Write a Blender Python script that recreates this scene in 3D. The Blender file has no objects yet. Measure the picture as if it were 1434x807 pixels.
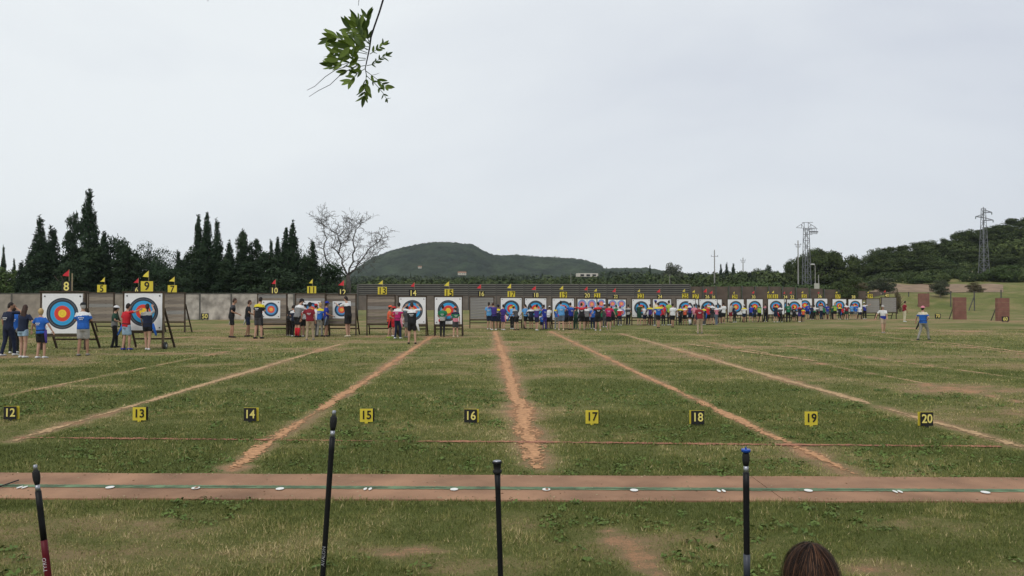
import bpy, math, random
import numpy as np
from mathutils import Vector, Matrix

S = bpy.context.scene
C = S.collection
R = math.radians
rng = np.random.default_rng(7)
random.seed(7)

# ------------------------------------------------------------------ camera
H = 1.70
PITCH = math.atan(19.5/1080)
cam_d = bpy.data.cameras.new('camera'); cam = bpy.data.objects.new('camera', cam_d); C.objects.link(cam)
cam.location = (0, 0, H); cam.rotation_euler = (R(90)+PITCH, 0, 0)
cam_d.sensor_width = 36; cam_d.lens = 1080/1434*36
cam_d.clip_start = 0.05; cam_d.clip_end = 9000
S.camera = cam
# ------------------------------------------------------------------ light
S.view_settings.view_transform = 'Standard'; S.view_settings.look = 'None'
S.view_settings.exposure = 0.0; S.view_settings.gamma = 1
SUN_EL, SUN_AZ = R(50), R(200)      # behind the camera, a little to the left
W = bpy.data.worlds.new('World'); S.world = W; W.use_nodes = True
def world():
    nt = W.node_tree; N = nt.nodes; L = nt.links
    bg = N['Background']; bg.inputs['Strength'].default_value = 0.1
    sky = N.new('ShaderNodeTexSky'); sky.sky_type = 'NISHITA'; sky.sun_disc = False
    sky.sun_elevation = SUN_EL; sky.sun_rotation = SUN_AZ; sky.dust_density = 2
    tc = N.new('ShaderNodeTexCoord')
    mp = N.new('ShaderNodeMapping'); mp.inputs['Scale'].default_value = (1, 1, 2.6); mp.inputs['Location'].default_value = (3.1, 0.4, 0.2)
    L.new(tc.outputs['Generated'], mp.inputs['Vector'])
    n1 = N.new('ShaderNodeTexNoise'); n1.inputs['Scale'].default_value = 1.5; n1.inputs['Detail'].default_value = 5
    n1.inputs['Roughness'].default_value = 0.5; n1.inputs['Distortion'].default_value = 0.5
    L.new(mp.outputs['Vector'], n1.inputs['Vector'])
    # brighter to the left, greyer blue to the right: a broad thin patch in the overcast
    sep = N.new('ShaderNodeSeparateXYZ'); L.new(tc.outputs['Generated'], sep.inputs['Vector'])
    m1 = N.new('ShaderNodeMath'); m1.operation = 'MULTIPLY_ADD'; m1.inputs[1].default_value = 0.62; m1.inputs[2].default_value = 0.36
    L.new(sep.outputs['X'], m1.inputs[0])
    m2 = N.new('ShaderNodeMath'); m2.operation = 'MULTIPLY_ADD'; m2.inputs[1].default_value = 1.7; m2.inputs[2].default_value = -0.84
    L.new(n1.outputs['Fac'], m2.inputs[0])
    m3 = N.new('ShaderNodeMath'); m3.operation = 'ADD'; m3.use_clamp = True
    L.new(m1.outputs[0], m3.inputs[0]); L.new(m2.outputs[0], m3.inputs[1])
    cr = N.new('ShaderNodeValToRGB')
    cr.color_ramp.elements[0].color = (9.0, 9.4, 9.6, 1); cr.color_ramp.elements[0].position = 0.0
    cr.color_ramp.elements[1].color = (6.55, 6.95, 7.75, 1); cr.color_ramp.elements[1].position = 0.95
    L.new(m3.outputs[0], cr.inputs['Fac'])
    mx = N.new('ShaderNodeMixRGB'); mx.inputs['Fac'].default_value = 0.93
    L.new(sky.outputs['Color'], mx.inputs['Color1']); L.new(cr.outputs['Color'], mx.inputs['Color2'])
    L.new(mx.outputs['Color'], bg.inputs['Color'])
world()
sun_d = bpy.data.lights.new('sun', 'SUN'); sun_d.energy = 1.2; sun_d.angle = R(16); sun_d.color = (1, 0.96, 0.9)
sun = bpy.data.objects.new('sun', sun_d); C.objects.link(sun)
sv = Vector((math.sin(SUN_AZ)*math.cos(SUN_EL), math.cos(SUN_AZ)*math.cos(SUN_EL), math.sin(SUN_EL)))
sun.rotation_euler = sv.to_track_quat('Z', 'Y').to_euler()

# ------------------------------------------------------------------ measuring helpers (photograph pixels -> world metres)
def ray(px, py):
    u = (px-717)/1080; v = -(py-403.5)/1080
    return u, math.cos(PITCH)-v*math.sin(PITCH), math.sin(PITCH)+v*math.cos(PITCH)
def G(px, py, z=0.0):
    a, b, c = ray(px, py); t = (z-H)/c
    return a*t, b*t
def P(px, py, d):
    a, b, c = ray(px, py); t = d/b
    return Vector((a*t, d, H+c*t))

# ------------------------------------------------------------------ generic helpers
def lin(c):
    return tuple(((v/255)/12.92 if v/255 <= 0.04045 else ((v/255+0.055)/1.055)**2.4) for v in c)
MATS = {}
def mat(name, col, rough=0.8, var=0.12, scale=8.0, bump=0.0, bscale=None, metal=0.0, spec=0.3, tone=None, obj=True, detail=4, stretch=(1, 1, 1), trans=0.0):
    """col is linear albedo. tone: second colour mixed by the mesh attribute 'tone'."""
    if name in MATS: return MATS[name]
    m = bpy.data.materials.new(name); m.use_nodes = True; MATS[name] = m
    nt = m.node_tree; N = nt.nodes; L = nt.links; b = N['Principled BSDF']
    b.inputs['Roughness'].default_value = rough; b.inputs['Metallic'].default_value = metal
    b.inputs['Specular IOR Level'].default_value = spec
    c4 = (*col, 1)
    tc = N.new('ShaderNodeTexCoord'); mp = N.new('ShaderNodeMapping'); mp.inputs['Scale'].default_value = stretch
    L.new(tc.outputs['Object'], mp.inputs['Vector'])
    n = N.new('ShaderNodeTexNoise'); n.inputs['Scale'].default_value = scale; n.inputs['Detail'].default_value = detail
    L.new(mp.outputs['Vector'], n.inputs['Vector'])
    mr = N.new('ShaderNodeMapRange'); mr.inputs['From Min'].default_value = 0.3; mr.inputs['From Max'].default_value = 0.7
    mr.inputs['To Min'].default_value = 1-var; mr.inputs['To Max'].default_value = 1+var
    L.new(n.outputs['Fac'], mr.inputs['Value'])
    mul = N.new('ShaderNodeMixRGB'); mul.blend_type = 'MULTIPLY'; mul.inputs['Fac'].default_value = 1
    if tone:
        at = N.new('ShaderNodeAttribute'); at.attribute_name = 'tone'
        mm = N.new('ShaderNodeMixRGB'); mm.inputs['Color1'].default_value = c4; mm.inputs['Color2'].default_value = (*tone, 1)
        L.new(at.outputs['Fac'], mm.inputs['Fac']); L.new(mm.outputs['Color'], mul.inputs['Color1'])
    else:
        mul.inputs['Color1'].default_value = c4
    L.new(mr.outputs['Result'], mul.inputs['Color2']); L.new(mul.outputs['Color'], b.inputs['Base Color'])
    if bump:
        n2 = N.new('ShaderNodeTexNoise'); n2.inputs['Scale'].default_value = bscale or scale*4; n2.inputs['Detail'].default_value = 5
        L.new(mp.outputs['Vector'], n2.inputs['Vector'])
        bp = N.new('ShaderNodeBump'); bp.inputs['Strength'].default_value = bump; bp.inputs['Distance'].default_value = 0.02
        L.new(n2.outputs['Fac'], bp.inputs['Height']); L.new(bp.outputs['Normal'], b.inputs['Normal'])
    return m
def link(name, me, parent=None, loc=None, rot=None, scale=None):
    o = bpy.data.objects.new(name, me); C.objects.link(o)
    if parent is not None: o.parent = parent
    if loc is not None: o.location = loc
    if rot is not None: o.rotation_euler = rot
    if scale is not None: o.scale = scale
    return o
def thing(name, label, cat, loc=(0, 0, 0), rz=0.0, group=None, scale=None):
    o = link(name, None, None, loc, (0, 0, rz), scale)
    o['label'] = label; o['category'] = cat
    if group: o['group'] = group
    return o
def tag(o, label, cat, group=None):
    o['label'] = label; o['category'] = cat
    if group: o['group'] = group
    return o
class MB:
    """collects vertices and faces for ONE mesh"""
    def __init__(s): s.v = []; s.f = []; s.m = []
    def add(s, v, f, m=0):
        o = len(s.v); s.v += [tuple(x) for x in v]; s.f += [tuple(i+o for i in t) for t in f]; s.m += [m]*len(f); return s
    def box(s, c, d, rot=None, m=0):
        x, y, z = d[0]/2, d[1]/2, d[2]/2
        v = [Vector((a*x, b*y, e*z)) for e in (-1, 1) for b in (-1, 1) for a in (-1, 1)]
        if rot is not None: v = [rot @ p for p in v]
        v = [p+Vector(c) for p in v]
        return s.add(v, [(0, 2, 3, 1), (4, 5, 7, 6), (0, 1, 5, 4), (2, 6, 7, 3), (0, 4, 6, 2), (1, 3, 7, 5)], m)
    def bar(s, a, b, w, h=None, m=0):
        """square bar from a to b"""
        a = Vector(a); b = Vector(b); h = h or w; d = b-a; q = d.to_track_quat('Z', 'Y').to_matrix()
        return s.box((a+b)/2, (w, h, d.length), q, m)
    def loft(s, pts, rad, seg=8, m=0, up=None, closed=True, jit=0):
        """tube through pts; rad = radius or (rx, ry) per point, rings turned by the path"""
        pts = [Vector(p) for p in pts]; n = len(pts); vs = []
        xref = Vector(up) if up else Vector((1, 0, 0))
        for i, p in enumerate(pts):
            t = (pts[min(i+1, n-1)]-pts[max(i-1, 0)])
            t = t.normalized() if t.length > 1e-9 else Vector((0, 0, 1))
            x = xref-t*xref.dot(t)
            if x.length < 1e-3: x = Vector((0, 1, 0))-t*t.y
            x.normalize(); y = t.cross(x)
            r = rad[i]; rx, ry = (r if isinstance(r, (tuple, list)) else (r, r))
            for k in range(seg):
                a = 2*math.pi*k/seg; j = 1+(random.uniform(-jit, jit) if jit else 0)
                vs.append(p+x*(rx*j*math.cos(a))+y*(ry*j*math.sin(a)))
        f = []
        for i in range(n-1):
            for k in range(seg):
                a = i*seg+k; b = i*seg+(k+1) % seg; f.append((a, b, b+seg, a+seg))
        if closed:
            f.append(tuple(range(seg))[::-1]); f.append(tuple((n-1)*seg+k for k in range(seg)))
        return s.add(vs, f, m)
    def ball(s, c, r, seg=10, rings=7, rot=None, m=0):
        c = Vector(c); r = (r, r, r) if not isinstance(r, (tuple, list)) else r
        vs = [Vector((0, 0, -1))]
        for i in range(1, rings):
            a = -math.pi/2+math.pi*i/rings
            for k in range(seg):
                b = 2*math.pi*k/seg; vs.append(Vector((math.cos(a)*math.cos(b), math.cos(a)*math.sin(b), math.sin(a))))
        vs.append(Vector((0, 0, 1)))
        vs = [Vector((v.x*r[0], v.y*r[1], v.z*r[2])) for v in vs]
        if rot is not None: vs = [rot @ v for v in vs]
        vs = [v+c for v in vs]; f = []
        for k in range(seg):
            f.append((0, 1+(k+1) % seg, 1+k))
            e = 1+(rings-2)*seg; f.append((e+k, e+(k+1) % seg, len(vs)-1))
        for i in range(rings-2):
            for k in range(seg):
                a = 1+i*seg+k; b = 1+i*seg+(k+1) % seg; f.append((a, b, b+seg, a+seg))
        return s.add(vs, f, m)
    def mesh(s, name, mats, smooth=False):
        me = bpy.data.meshes.new(name); me.from_pydata(s.v, [], s.f); me.update()
        for m in (mats if isinstance(mats, (list, tuple)) else [mats]): me.materials.append(m)
        me.polygons.foreach_set('material_index', s.m)
        if smooth: me.polygons.foreach_set('use_smooth', [True]*len(s.f))
        return me
    def obj(s, name, mats, parent=None, smooth=False, **k):
        return link(name, s.mesh(name, mats, smooth), parent, **k)
def npmesh(name, V, F, mats, attrs=None, smooth=False, midx=None):
    """V (n,3), F (m,k) with constant k"""
    me = bpy.data.meshes.new(name); n, (m, k) = len(V), F.shape
    me.vertices.add(n); me.vertices.foreach_set('co', np.ascontiguousarray(V, dtype=np.float32).ravel())
    me.loops.add(m*k); me.loops.foreach_set('vertex_index', np.ascontiguousarray(F, dtype=np.int32).ravel())
    me.polygons.add(m); me.polygons.foreach_set('loop_start', np.arange(0, m*k, k, dtype=np.int32))
    try: me.polygons.foreach_set('loop_total', np.full(m, k, dtype=np.int32))
    except Exception: pass
    for mt in (mats if isinstance(mats, (list, tuple)) else [mats]): me.materials.append(mt)
    if midx is not None: me.polygons.foreach_set('material_index', np.ascontiguousarray(midx, dtype=np.int32))
    if smooth: me.polygons.foreach_set('use_smooth', np.ones(m, dtype=bool))
    me.update(calc_edges=True)
    for an, av in (attrs or {}).items():
        at = me.attributes.new(an, 'FLOAT', 'POINT'); at.data.foreach_set('value', np.ascontiguousarray(av, dtype=np.float32))
    return me
# value noise in numpy
def vnoise(x, y, seed=0):
    xi = np.floor(x).astype(np.int64); yi = np.floor(y).astype(np.int64); xf = x-xi; yf = y-yi
    def h(a, b):
        n = (a*374761393+b*668265263+seed*974634777) & 0xffffffff
        n = ((n ^ (n >> 13))*1274126177) & 0xffffffff
        return ((n ^ (n >> 16)) & 0xffff)/65535.0
    u = xf*xf*(3-2*xf); v = yf*yf*(3-2*yf)
    return (h(xi, yi)*(1-u)+h(xi+1, yi)*u)*(1-v)+(h(xi, yi+1)*(1-u)+h(xi+1, yi+1)*u)*v
def fbm(x, y, seed=0, octs=4):
    s = 0; a = 0.5; t = 0
    for o in range(octs):
        s = s+a*vnoise(x*2**o, y*2**o, seed+o*17); t += a; a *= 0.55
    return s/t
def sstep(a, b, x):
    t = np.clip((x-a)/(b-a), 0, 1); return t*t*(3-2*t)

# ------------------------------------------------------------------ terrain shape
def hgt(x, y):
    x = np.asarray(x, float); y = np.asarray(y, float)
    u = x/np.maximum(y, 1.0)
    side = sstep(0.40, 0.50, u)*sstep(0, 30, y)
    berm = 3.5*sstep(122, 150, y)+2.4*sstep(152, 178, y)
    hill = sstep(180, 300, y)*(2+17*sstep(0.40, 0.74, u))
    mid = sstep(0.30, 0.42, u)*3.0*sstep(170, 260, y)
    far = 9*sstep(260, 500, y)*sstep(-0.5, 0.0, u)*(0.55+0.45*fbm(x/90, y/90, 5))*(1-sstep(900, 1500, y))
    return side*(berm+0.35*(fbm(x/14, y/14, 8)-0.5)*sstep(120, 140, y))+hill*sstep(0.30, 0.45, u)+mid+far
def H1(x, y): return float(hgt(np.array([x]), np.array([y]))[0])

VPX, VPY = 678.4, 422.5
# dirt lines, each from the vanishing point of the lanes through a pixel near the camera
LINES = [((318, 661), (607, 470), 0.17, 0.10), ((757, 657), (693, 464), 0.22, 0.03), ((1196, 665), (770, 464), 0.14, 0.03), ((1434, 627), (868, 467), 0.16, 0.2),
         ((20, 618), (478, 482), 0.14, 0.2), ((0, 556), (345, 487), 0.10, 0.5), ((1434, 564), (985, 478), 0.07, 0.45), ((1434, 531), (1100, 484), 0.09, 0.42),
         ((1434, 496), (1200, 467), 0.09, 0.45)]
def line_dist(x, y, a, b):
    ax, ay = a; bx, by = b; dx, dy = bx-ax, by-ay; L2 = dx*dx+dy*dy
    t = np.clip(((x-ax)*dx+(y-ay)*dy)/L2, 0, 1)
    return np.hypot(x-ax-t*dx, y-ay-t*dy), t
SEG = []
for (a, b, w, br) in LINES:
    SEG.append((G(*a), G(*b), w, br))
TL, TR_ = G(-120, 663), G(1560, 671.5)
BL, BR_ = G(-120, 699.5), G(1560, 705.5)
def path_edges(x):
    t = (x-TL[0])/(TR_[0]-TL[0]); far = TL[1]+t*(TR_[1]-TL[1])
    t = (x-BL[0])/(BR_[0]-BL[0]); near = BL[1]+t*(BR_[1]-BL[1])
    return near, far
def cross_y(x):      # the thin string line across the lanes
    a = G(20, 613.5); b = G(1400, 626.5); t = (x-a[0])/(b[0]-a[0]); return a[1]+t*(b[1]-a[1])+0.03*np.sin(x*1.3)
BARE = [((862, 742), .10, .12, .75), ((872, 760), .16, .12, .95), ((890, 778), .11, .12, 1.0), ((903, 792), .10, .10, .9), ((915, 806), .14, .12, 1.0), ((560, 772), .35, .18, .75), ((130, 541), .8, .5, .7), ((800, 526), 1.2, .5, .5),
        ((1230, 800), .25, .2, .8), ((1000, 760), .7, .35, .5), ((1120, 590), 1.0, .5, .45), ((660, 800), .5, .3, .5), ((230, 740), .5, .3, .4), ((1290, 735), .5, .3, .45),
        ((1360, 545), 2.0, 1.2, .45), ((760, 645), .25, .3, .9), ((330, 655), .3, .15, .6), ((150, 775), .4, .2, .4), ((340, 510), 1.5, 1.5, .4)]
BAREW = [(*G(*p), sx, sy, k) for p, sx, sy, k in BARE]
def wear(x, y):
    """0 lush green .. 1 bare soil: real wear of the turf, used for blades and soil alike"""
    w = 0.62*fbm(x/1.7, y/1.7, 3)+0.38*fbm(x/0.35, y/0.35, 11)
    big = fbm(x/9+5, y/14, 21)
    w = 0.16+1.35*(w-0.42)+0.8*(big-0.5)+0.75*(fbm(x/3.3, y/1.4, 77)-0.5)
    for bx, by, sx, sy, k in BAREW:
        w = w+k*0.85*np.exp(-(((x-bx)/sx)**2+((y-by)/sy)**2))*(0.05+1.7*fbm(x/0.16, y/0.12, 31))
    for a, b, lw, br in SEG:
        d, t = line_dist(x, y, a, b)
        w = w+0.7*np.exp(-(d/(lw*1.25))**2)*(0.5+0.8*fbm(x/0.5, y/0.5, 41))
    n, f = path_edges(x)
    w = w-0.42*np.exp(-((y-n+0.14)/0.26)**2)-0.16*np.exp(-((y-f-0.4)/0.5)**2)
    w = w+0.07*sstep(10, 30, y)+0.08*sstep(30, 60, y); w = np.where(y > 90, np.clip(w, 0, 0.42+0.1*(big-.5)), w)
    return np.clip(w, 0, 1)

# ------------------------------------------------------------------ ground
def ground_material():
    m = bpy.data.materials.new('turf'); m.use_nodes = True; nt = m.node_tree; N = nt.nodes; L = nt.links; b = N['Principled BSDF']
    b.inputs['Roughness'].default_value = 0.95; b.inputs['Specular IOR Level'].default_value = 0.1
    tc = N.new('ShaderNodeTexCoord'); at = N.new('ShaderNodeAttribute'); at.attribute_name = 'wear'
    def noise(s, d=6, sc=(1, 1, 1), r=0.6):
        mp = N.new('ShaderNodeMapping'); mp.inputs['Scale'].default_value = sc; L.new(tc.outputs['Object'], mp.inputs['Vector'])
        n = N.new('ShaderNodeTexNoise'); n.inputs['Scale'].default_value = s; n.inputs['Detail'].default_value = d; n.inputs['Roughness'].default_value = r
        L.new(mp.outputs['Vector'], n.inputs['Vector']); return n.outputs['Fac']
    def rng_(v, a, b_, c, d):
        r = N.new('ShaderNodeMapRange'); L.new(v, r.inputs['Value'])
        for k, q in zip(('From Min', 'From Max', 'To Min', 'To Max'), (a, b_, c, d)): r.inputs[k].default_value = q
        return r.outputs['Result']
    def mix(f, c1, c2, bl='MIX'):
        x = N.new('ShaderNodeMixRGB'); x.blend_type = bl
        if isinstance(f, float): x.inputs['Fac'].default_value = f
        else: L.new(f, x.inputs['Fac'])
        for i, c in (('Color1', c1), ('Color2', c2)):
            if isinstance(c, tuple): x.inputs[i].default_value = (*c, 1)
            else: L.new(c, x.inputs[i])
        return x.outputs['Color']
    fine = noise(38, 8, (1, 1, 1), 0.75); med = noise(2.3, 8, (1, 1.6, 1), 0.7); big = noise(0.22, 6, (1, 0.6, 1), 0.65)
    add = N.new('ShaderNodeMath'); add.operation = 'ADD'; L.new(at.outputs['Fac'], add.inputs[0]); L.new(rng_(fine, 0.3, 0.7, -0.28, 0.28), add.inputs[1])
    add2 = N.new('ShaderNodeMath'); add2.operation = 'ADD'; L.new(add.outputs[0], add2.inputs[0]); L.new(rng_(med, 0.3, 0.7, -0.20, 0.20), add2.inputs[1])
    add3 = N.new('ShaderNodeMath'); add3.operation = 'ADD'; L.new(add2.outputs[0], add3.inputs[0]); L.new(rng_(big, 0.3, 0.7, -0.22, 0.22), add3.inputs[1])
    cr = N.new('ShaderNodeValToRGB'); L.new(add3.outputs[0], cr.inputs['Fac'])
    e = cr.color_ramp.elements
    e[0].position = 0.10; e[0].color = (0.112, 0.130, 0.036, 1)
    e[1].position = 0.98; e[1].color = (0.42, 0.235, 0.13, 1)
    for p, c in ((0.38, (0.162, 0.162, 0.056, 1)), (0.60, (0.245, 0.190, 0.090, 1)), (0.78, (0.26, 0.185, 0.10, 1))):
        q = e.new(p); q.color = c
    spk = noise(120, 3, (1, 1, 1), 0.8)
    col = mix(1.0, cr.outputs['Color'], rng_(spk, 0.25, 0.75, 0.62, 1.4), 'MULTIPLY')
    L.new(col, b.inputs['Base Color'])
    bp = N.new('ShaderNodeBump'); bp.inputs['Strength'].default_value = 0.9; bp.inputs['Distance'].default_value = 0.03
    L.new(fine, bp.inputs['Height']); L.new(bp.outputs['Normal'], b.inputs['Normal'])
    return m
TURF = ground_material()
def build_ground():
    ys = [-60, -40, -25, -12, -5, 0, 2, 3]; y = 3.6
    while y < 4200:
        ys.append(y); y *= 1.011 if y < 30 else 1.018
    ys = np.array(ys); nc = 261
    t = np.linspace(-1, 1, nc); t = np.sign(t)*np.abs(t)**1.15
    wd = 14+np.maximum(ys, 0)*1.15
    X = t[None, :]*wd[:, None]; Y = np.repeat(ys[:, None], nc, 1)
    Z = hgt(X, Y)
    V = np.stack([X, Y, Z], -1).reshape(-1, 3)
    i = np.arange(len(ys)-1)[:, None]*nc+np.arange(nc-1)[None, :]
    F = np.stack([i, i+1, i+nc+1, i+nc], -1).reshape(-1, 4)
    o = link('ground', npmesh('ground', V, F, TURF, {'wear': wear(X.ravel(), Y.ravel())}, smooth=True)); o['kind'] = 'structure'
build_ground()

# concrete shooting path: strips of slabs
CONC = mat('path_concrete', (0.30, 0.168, 0.098), 0.9, 0.36, 1.4, 0.25, 90, detail=9)
def path_part():
    root = link('path', None); root['kind'] = 'structure'
    xs = [-9.5]
    seam = [G(1075, 686)[0]]; edges = []
    x = seam[0]
    edges = [-9.6, seam[0], 10.6]
    for a, b in zip(edges[:-1], edges[1:]):
        a2, b2 = a+0.004, b-0.004
        n = 40; v = []; f = []
        for k in range(n+1):
            xx = a2+(b2-a2)*k/n; ne, fa = path_edges(xx); j1 = 0.022*(fbm(np.array([xx*3.0]), np.array([1.0]), 5)[0]-0.5)*2; j2 = 0.03*(fbm(np.array([xx*2.6]), np.array([7.0]), 6)[0]-0.5)*2
            sk = 0.012
            v += [(xx, ne+j1, 0.014), (xx, fa+j2, 0.014), (xx, ne+j1, -0.05), (xx, fa+j2, -0.05)]
        for k in range(n):
            i = k*4; f += [(i, i+4, i+5, i+1), (i+2, i+6, i+4, i), (i+1, i+5, i+7, i+3)]
        f += [(0, 1, 3, 2), (n*4+1, n*4, n*4+2, n*4+3)]
        me = bpy.data.meshes.new('slab'); me.from_pydata(v, [], f); me.materials.append(CONC); link('slab', me, root)
    # painted green line, worn
    gm = mat('green_line_paint', (0.115, 0.175, 0.092), 0.8, 0.5, 5, 0.1, 60, detail=8)
    gl = mat('green_line_core_paint', (0.13, 0.21, 0.12), 0.7, 0.25, 10, 0.1, 60)
    a = G(-120, 682.3); b = G(1560, 690.5)
    def strip(name, off, w, m, z, holes, par):
        rr = np.random.default_rng(int(w*1e4)+holes); n = 900; v = []; f = []
        for k in range(n+1):
            xx = a[0]+(b[0]-a[0])*k/n; yy = a[1]+(b[1]-a[1])*k/n+off
            e1 = w/2*(1+0.35*(rr.random()-0.5)); e2 = w/2*(1+0.35*(rr.random()-0.5))
            v += [(xx, yy-e1, z), (xx, yy+e2, z)]
        keep = fbm(np.arange(n)/22.0, np.zeros(n), holes)
        for k in range(n):
            if keep[k] > (0.43 if name == 'painted_line' and holes > 50 else 0.0): f.append((2*k, 2*k+2, 2*k+3, 2*k+1))
        me = bpy.data.meshes.new(name); me.from_pydata(v, [], f); me.materials.append(m); link(name, me, par)
    strip('painted_line', 0, 0.105, gm, 0.018, 3, root)
    strip('painted_line', 0.008, 0.018, gl, 0.022, 77, root)
path_part()
# white round foot markers painted along the line
WHITE = mat('white_paint', (0.78, 0.78, 0.74), 0.6, 0.06, 30)
def marker(px, py, kind, k):
    x, y = G(px, py, 0.02); mb = MB(); rx, ry = 0.036, 0.042; z0, z1 = 0.0225, 0.026
    sk = 0.012*(717-px)/717*2
    def ell(cx, rx, ry, m=0, zz=z1):
        n = 18; v = []
        for i in range(n):
            a = 2*math.pi*i/n; v.append((cx+rx*math.cos(a)-0, ry*math.sin(a), zz))
        v += [(p[0], p[1], z0) for p in v]
        mb.add(v, [tuple(range(n))]+[(i, i+n, (i+1) % n+n, (i+1) % n) for i in range(n)], m)
    if kind == 'solid': ell(0, rx, ry)
    elif kind == 'split': ell(-0.022, 0.014, ry); ell(0.022, 0.014, ry)
    else: ell(0, rx, ry); ell(0.006, 0.014, 0.035, 1, z1+0.003)
    o = mb.obj('painted_marker', [WHITE, CONC] if kind == 'dot' else WHITE, loc=(x, y, 0))
    return tag(o, k, 'marker', 'white markers painted along the green shooting line')
marks = [(31, 683, 'split', 'split white marker on the green line left of the first black rod'), (154, 683, 'solid', 'solid white marker on the green line, next right of the leftmost rod'),
 (274, 684, 'dot', 'white ring marker with brown centre below sign 13 and 14 gap'), (392, 685, 'solid', 'solid white marker on the line, next left of the tallest rod'),
 (515, 685.3, 'split', 'split white marker on the line below the yellow 15 sign'), (636, 685.8, 'solid', 'solid white marker on the line below the black 16 sign'),
 (765, 686, 'dot', 'white marker with brown centre below the central dirt line'), (888, 687, 'solid', 'solid white marker on the line between signs 17 and 18'),
 (1010, 688, 'split', 'split white marker next left of the blue topped rod'), (1132, 687.5, 'solid', 'solid white marker on the line below the yellow 19 sign'),
 (1257, 689, 'split', 'split white marker on the line below and left of sign 20'), (1380, 690, 'solid', 'solid white marker at the right end of the green line')]
for m_ in marks: marker(*m_)
MB().loft([(*G(-25, 695), 0.03), (*G(5, 684.5), 0.032), (*G(26, 677), 0.03)], [0.006]*3, 6).obj('cord_on_path', mat('dark_cord', (0.02, 0.02, 0.02), 0.7))
tag(C.objects['cord_on_path'], 'thin dark cord lying across the left end of the brown path', 'cord')

# dirt lines: ragged sheets of bare earth
DIRT = mat('bare_red_earth', (0.47, 0.258, 0.135), 0.95, 0.30, 14, 0.2, 90, detail=9, spec=0.1)
DIRTP = mat('pale_chalky_earth', (0.45, 0.30, 0.165), 0.95, 0.30, 14, 0.2, 90, detail=9, spec=0.1)
def ragged(a, b, w, br, seed, name, m, z=0.006, cellk=1.0, closeup=None):
    a = np.array(a); b = np.array(b); L = np.hypot(*(b-a)); d = (b-a)/L; nrm = np.array([-d[1], d[0]])
    ss = [0.0]
    while ss[-1] < L:
        yy = a[1]+d[1]*ss[-1]; ss.append(ss[-1]+max(0.018, 0.0030*max(yy, 5)*cellk))
    ss = np.array(ss); nx = 25; tt = np.linspace(-2.0, 2.0, nx)
    Sg, Tg = np.meshgrid(ss, tt, indexing='ij')
    X = a[0]+d[0]*Sg+nrm[0]*Tg*w; Y = a[1]+d[1]*Sg+nrm[1]*Tg*w
    wob = (fbm(Sg/2.3, Sg*0, seed)-0.5)*w*1.2; X = X+nrm[0]*wob; Y = Y+nrm[1]*wob
    jx = rng.uniform(-1, 1, X.shape)*w*0.05; X = X+jx*abs(nrm[0]); Y = Y+rng.uniform(-1, 1, X.shape)*0.006
    V = np.stack([X, Y, np.full_like(X, z)+hgt(X, Y)], -1).reshape(-1, 3)
    n = len(ss); i = np.arange(n-1)[:, None]*nx+np.arange(nx-1)[None, :]
    F = np.stack([i, i+1, i+nx+1, i+nx], -1).reshape(-1, 4)
    cx = V[F].mean(1); tq = ((tt[:-1]+tt[1:])/2)[None, :].repeat(n-1, 0).ravel(); sq = ((ss[:-1]+ss[1:])/2)[:, None].repeat(nx-1, 1).ravel()
    nz = 0.5*fbm(sq/0.35, tq*w/0.18, seed+1)+0.5*fbm(sq/0.035, tq*w/0.03, seed+2, 2); endf = 1.5*np.clip(1-sq/0.9, 0, 1)*fbm(sq/.25, tq*w/.1, seed+8)
    gap = fbm(sq/1.9, tq*0+3, seed+4)
    keep = (np.abs(tq)+(nz-0.5)*4.2+endf+np.maximum(0, (br+0.34-gap)*4.0)) < 1.0
    F = F[keep]
    o = link(name, npmesh(name, V, F, m)); o['kind'] = 'structure'
    return o
for k, ((a, b, w, br)) in enumerate(SEG):
    ragged(a, b, w*0.50, br*0.6+0.05, 100+k*9, 'dirt_line', DIRT if k in (0, 1, 2) else DIRTP)
RED = mat('red_string_line', (0.33, 0.145, 0.085), 0.95, 0.4, 8, 0.4, 50)
ragged(G(20, 613.5), G(1400, 626.5), 0.045, 0.16, 301, 'string_line_groove', RED, z=0.011)
# far pale paint remnants
for k, (a, b) in enumerate([((1268, 473), (1434, 494)), ((1100, 466), (1240, 480)), ((870, 470), (1140, 506)), ((330, 487), (200, 497))]):
    ragged(G(*a), G(*b), 0.10, 0.30, 400+k*7, 'faded_chalk_line', DIRTP, z=0.015+0.002*k)

# ------------------------------------------------------------------ grass blades
def blade_mat():
    m = bpy.data.materials.new('grass_blade'); m.use_nodes = True; nt = m.node_tree; N = nt.nodes; L = nt.links; b = N['Principled BSDF']
    b.inputs['Roughness'].default_value = 0.7; b.inputs['Specular IOR Level'].default_value = 0.25
    at = N.new('ShaderNodeAttribute'); at.attribute_name = 'tone'; cr = N.new('ShaderNodeValToRGB'); L.new(at.outputs['Fac'], cr.inputs['Fac'])
    e = cr.color_ramp.elements; e[0].color = (0.080, 0.098, 0.022, 1); e[1].color = (0.58, 0.46, 0.25, 1); e[1].position = 1
    for p, c in ((0.35, (0.150, 0.176, 0.044, 1)), (0.6, (0.28, 0.262, 0.085, 1)), (0.8, (0.44, 0.36, 0.17, 1))): q = e.new(p); q.color = c
    L.new(cr.outputs['Color'], b.inputs['Base Color'])
    return m
BLADE = blade_mat()
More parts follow.
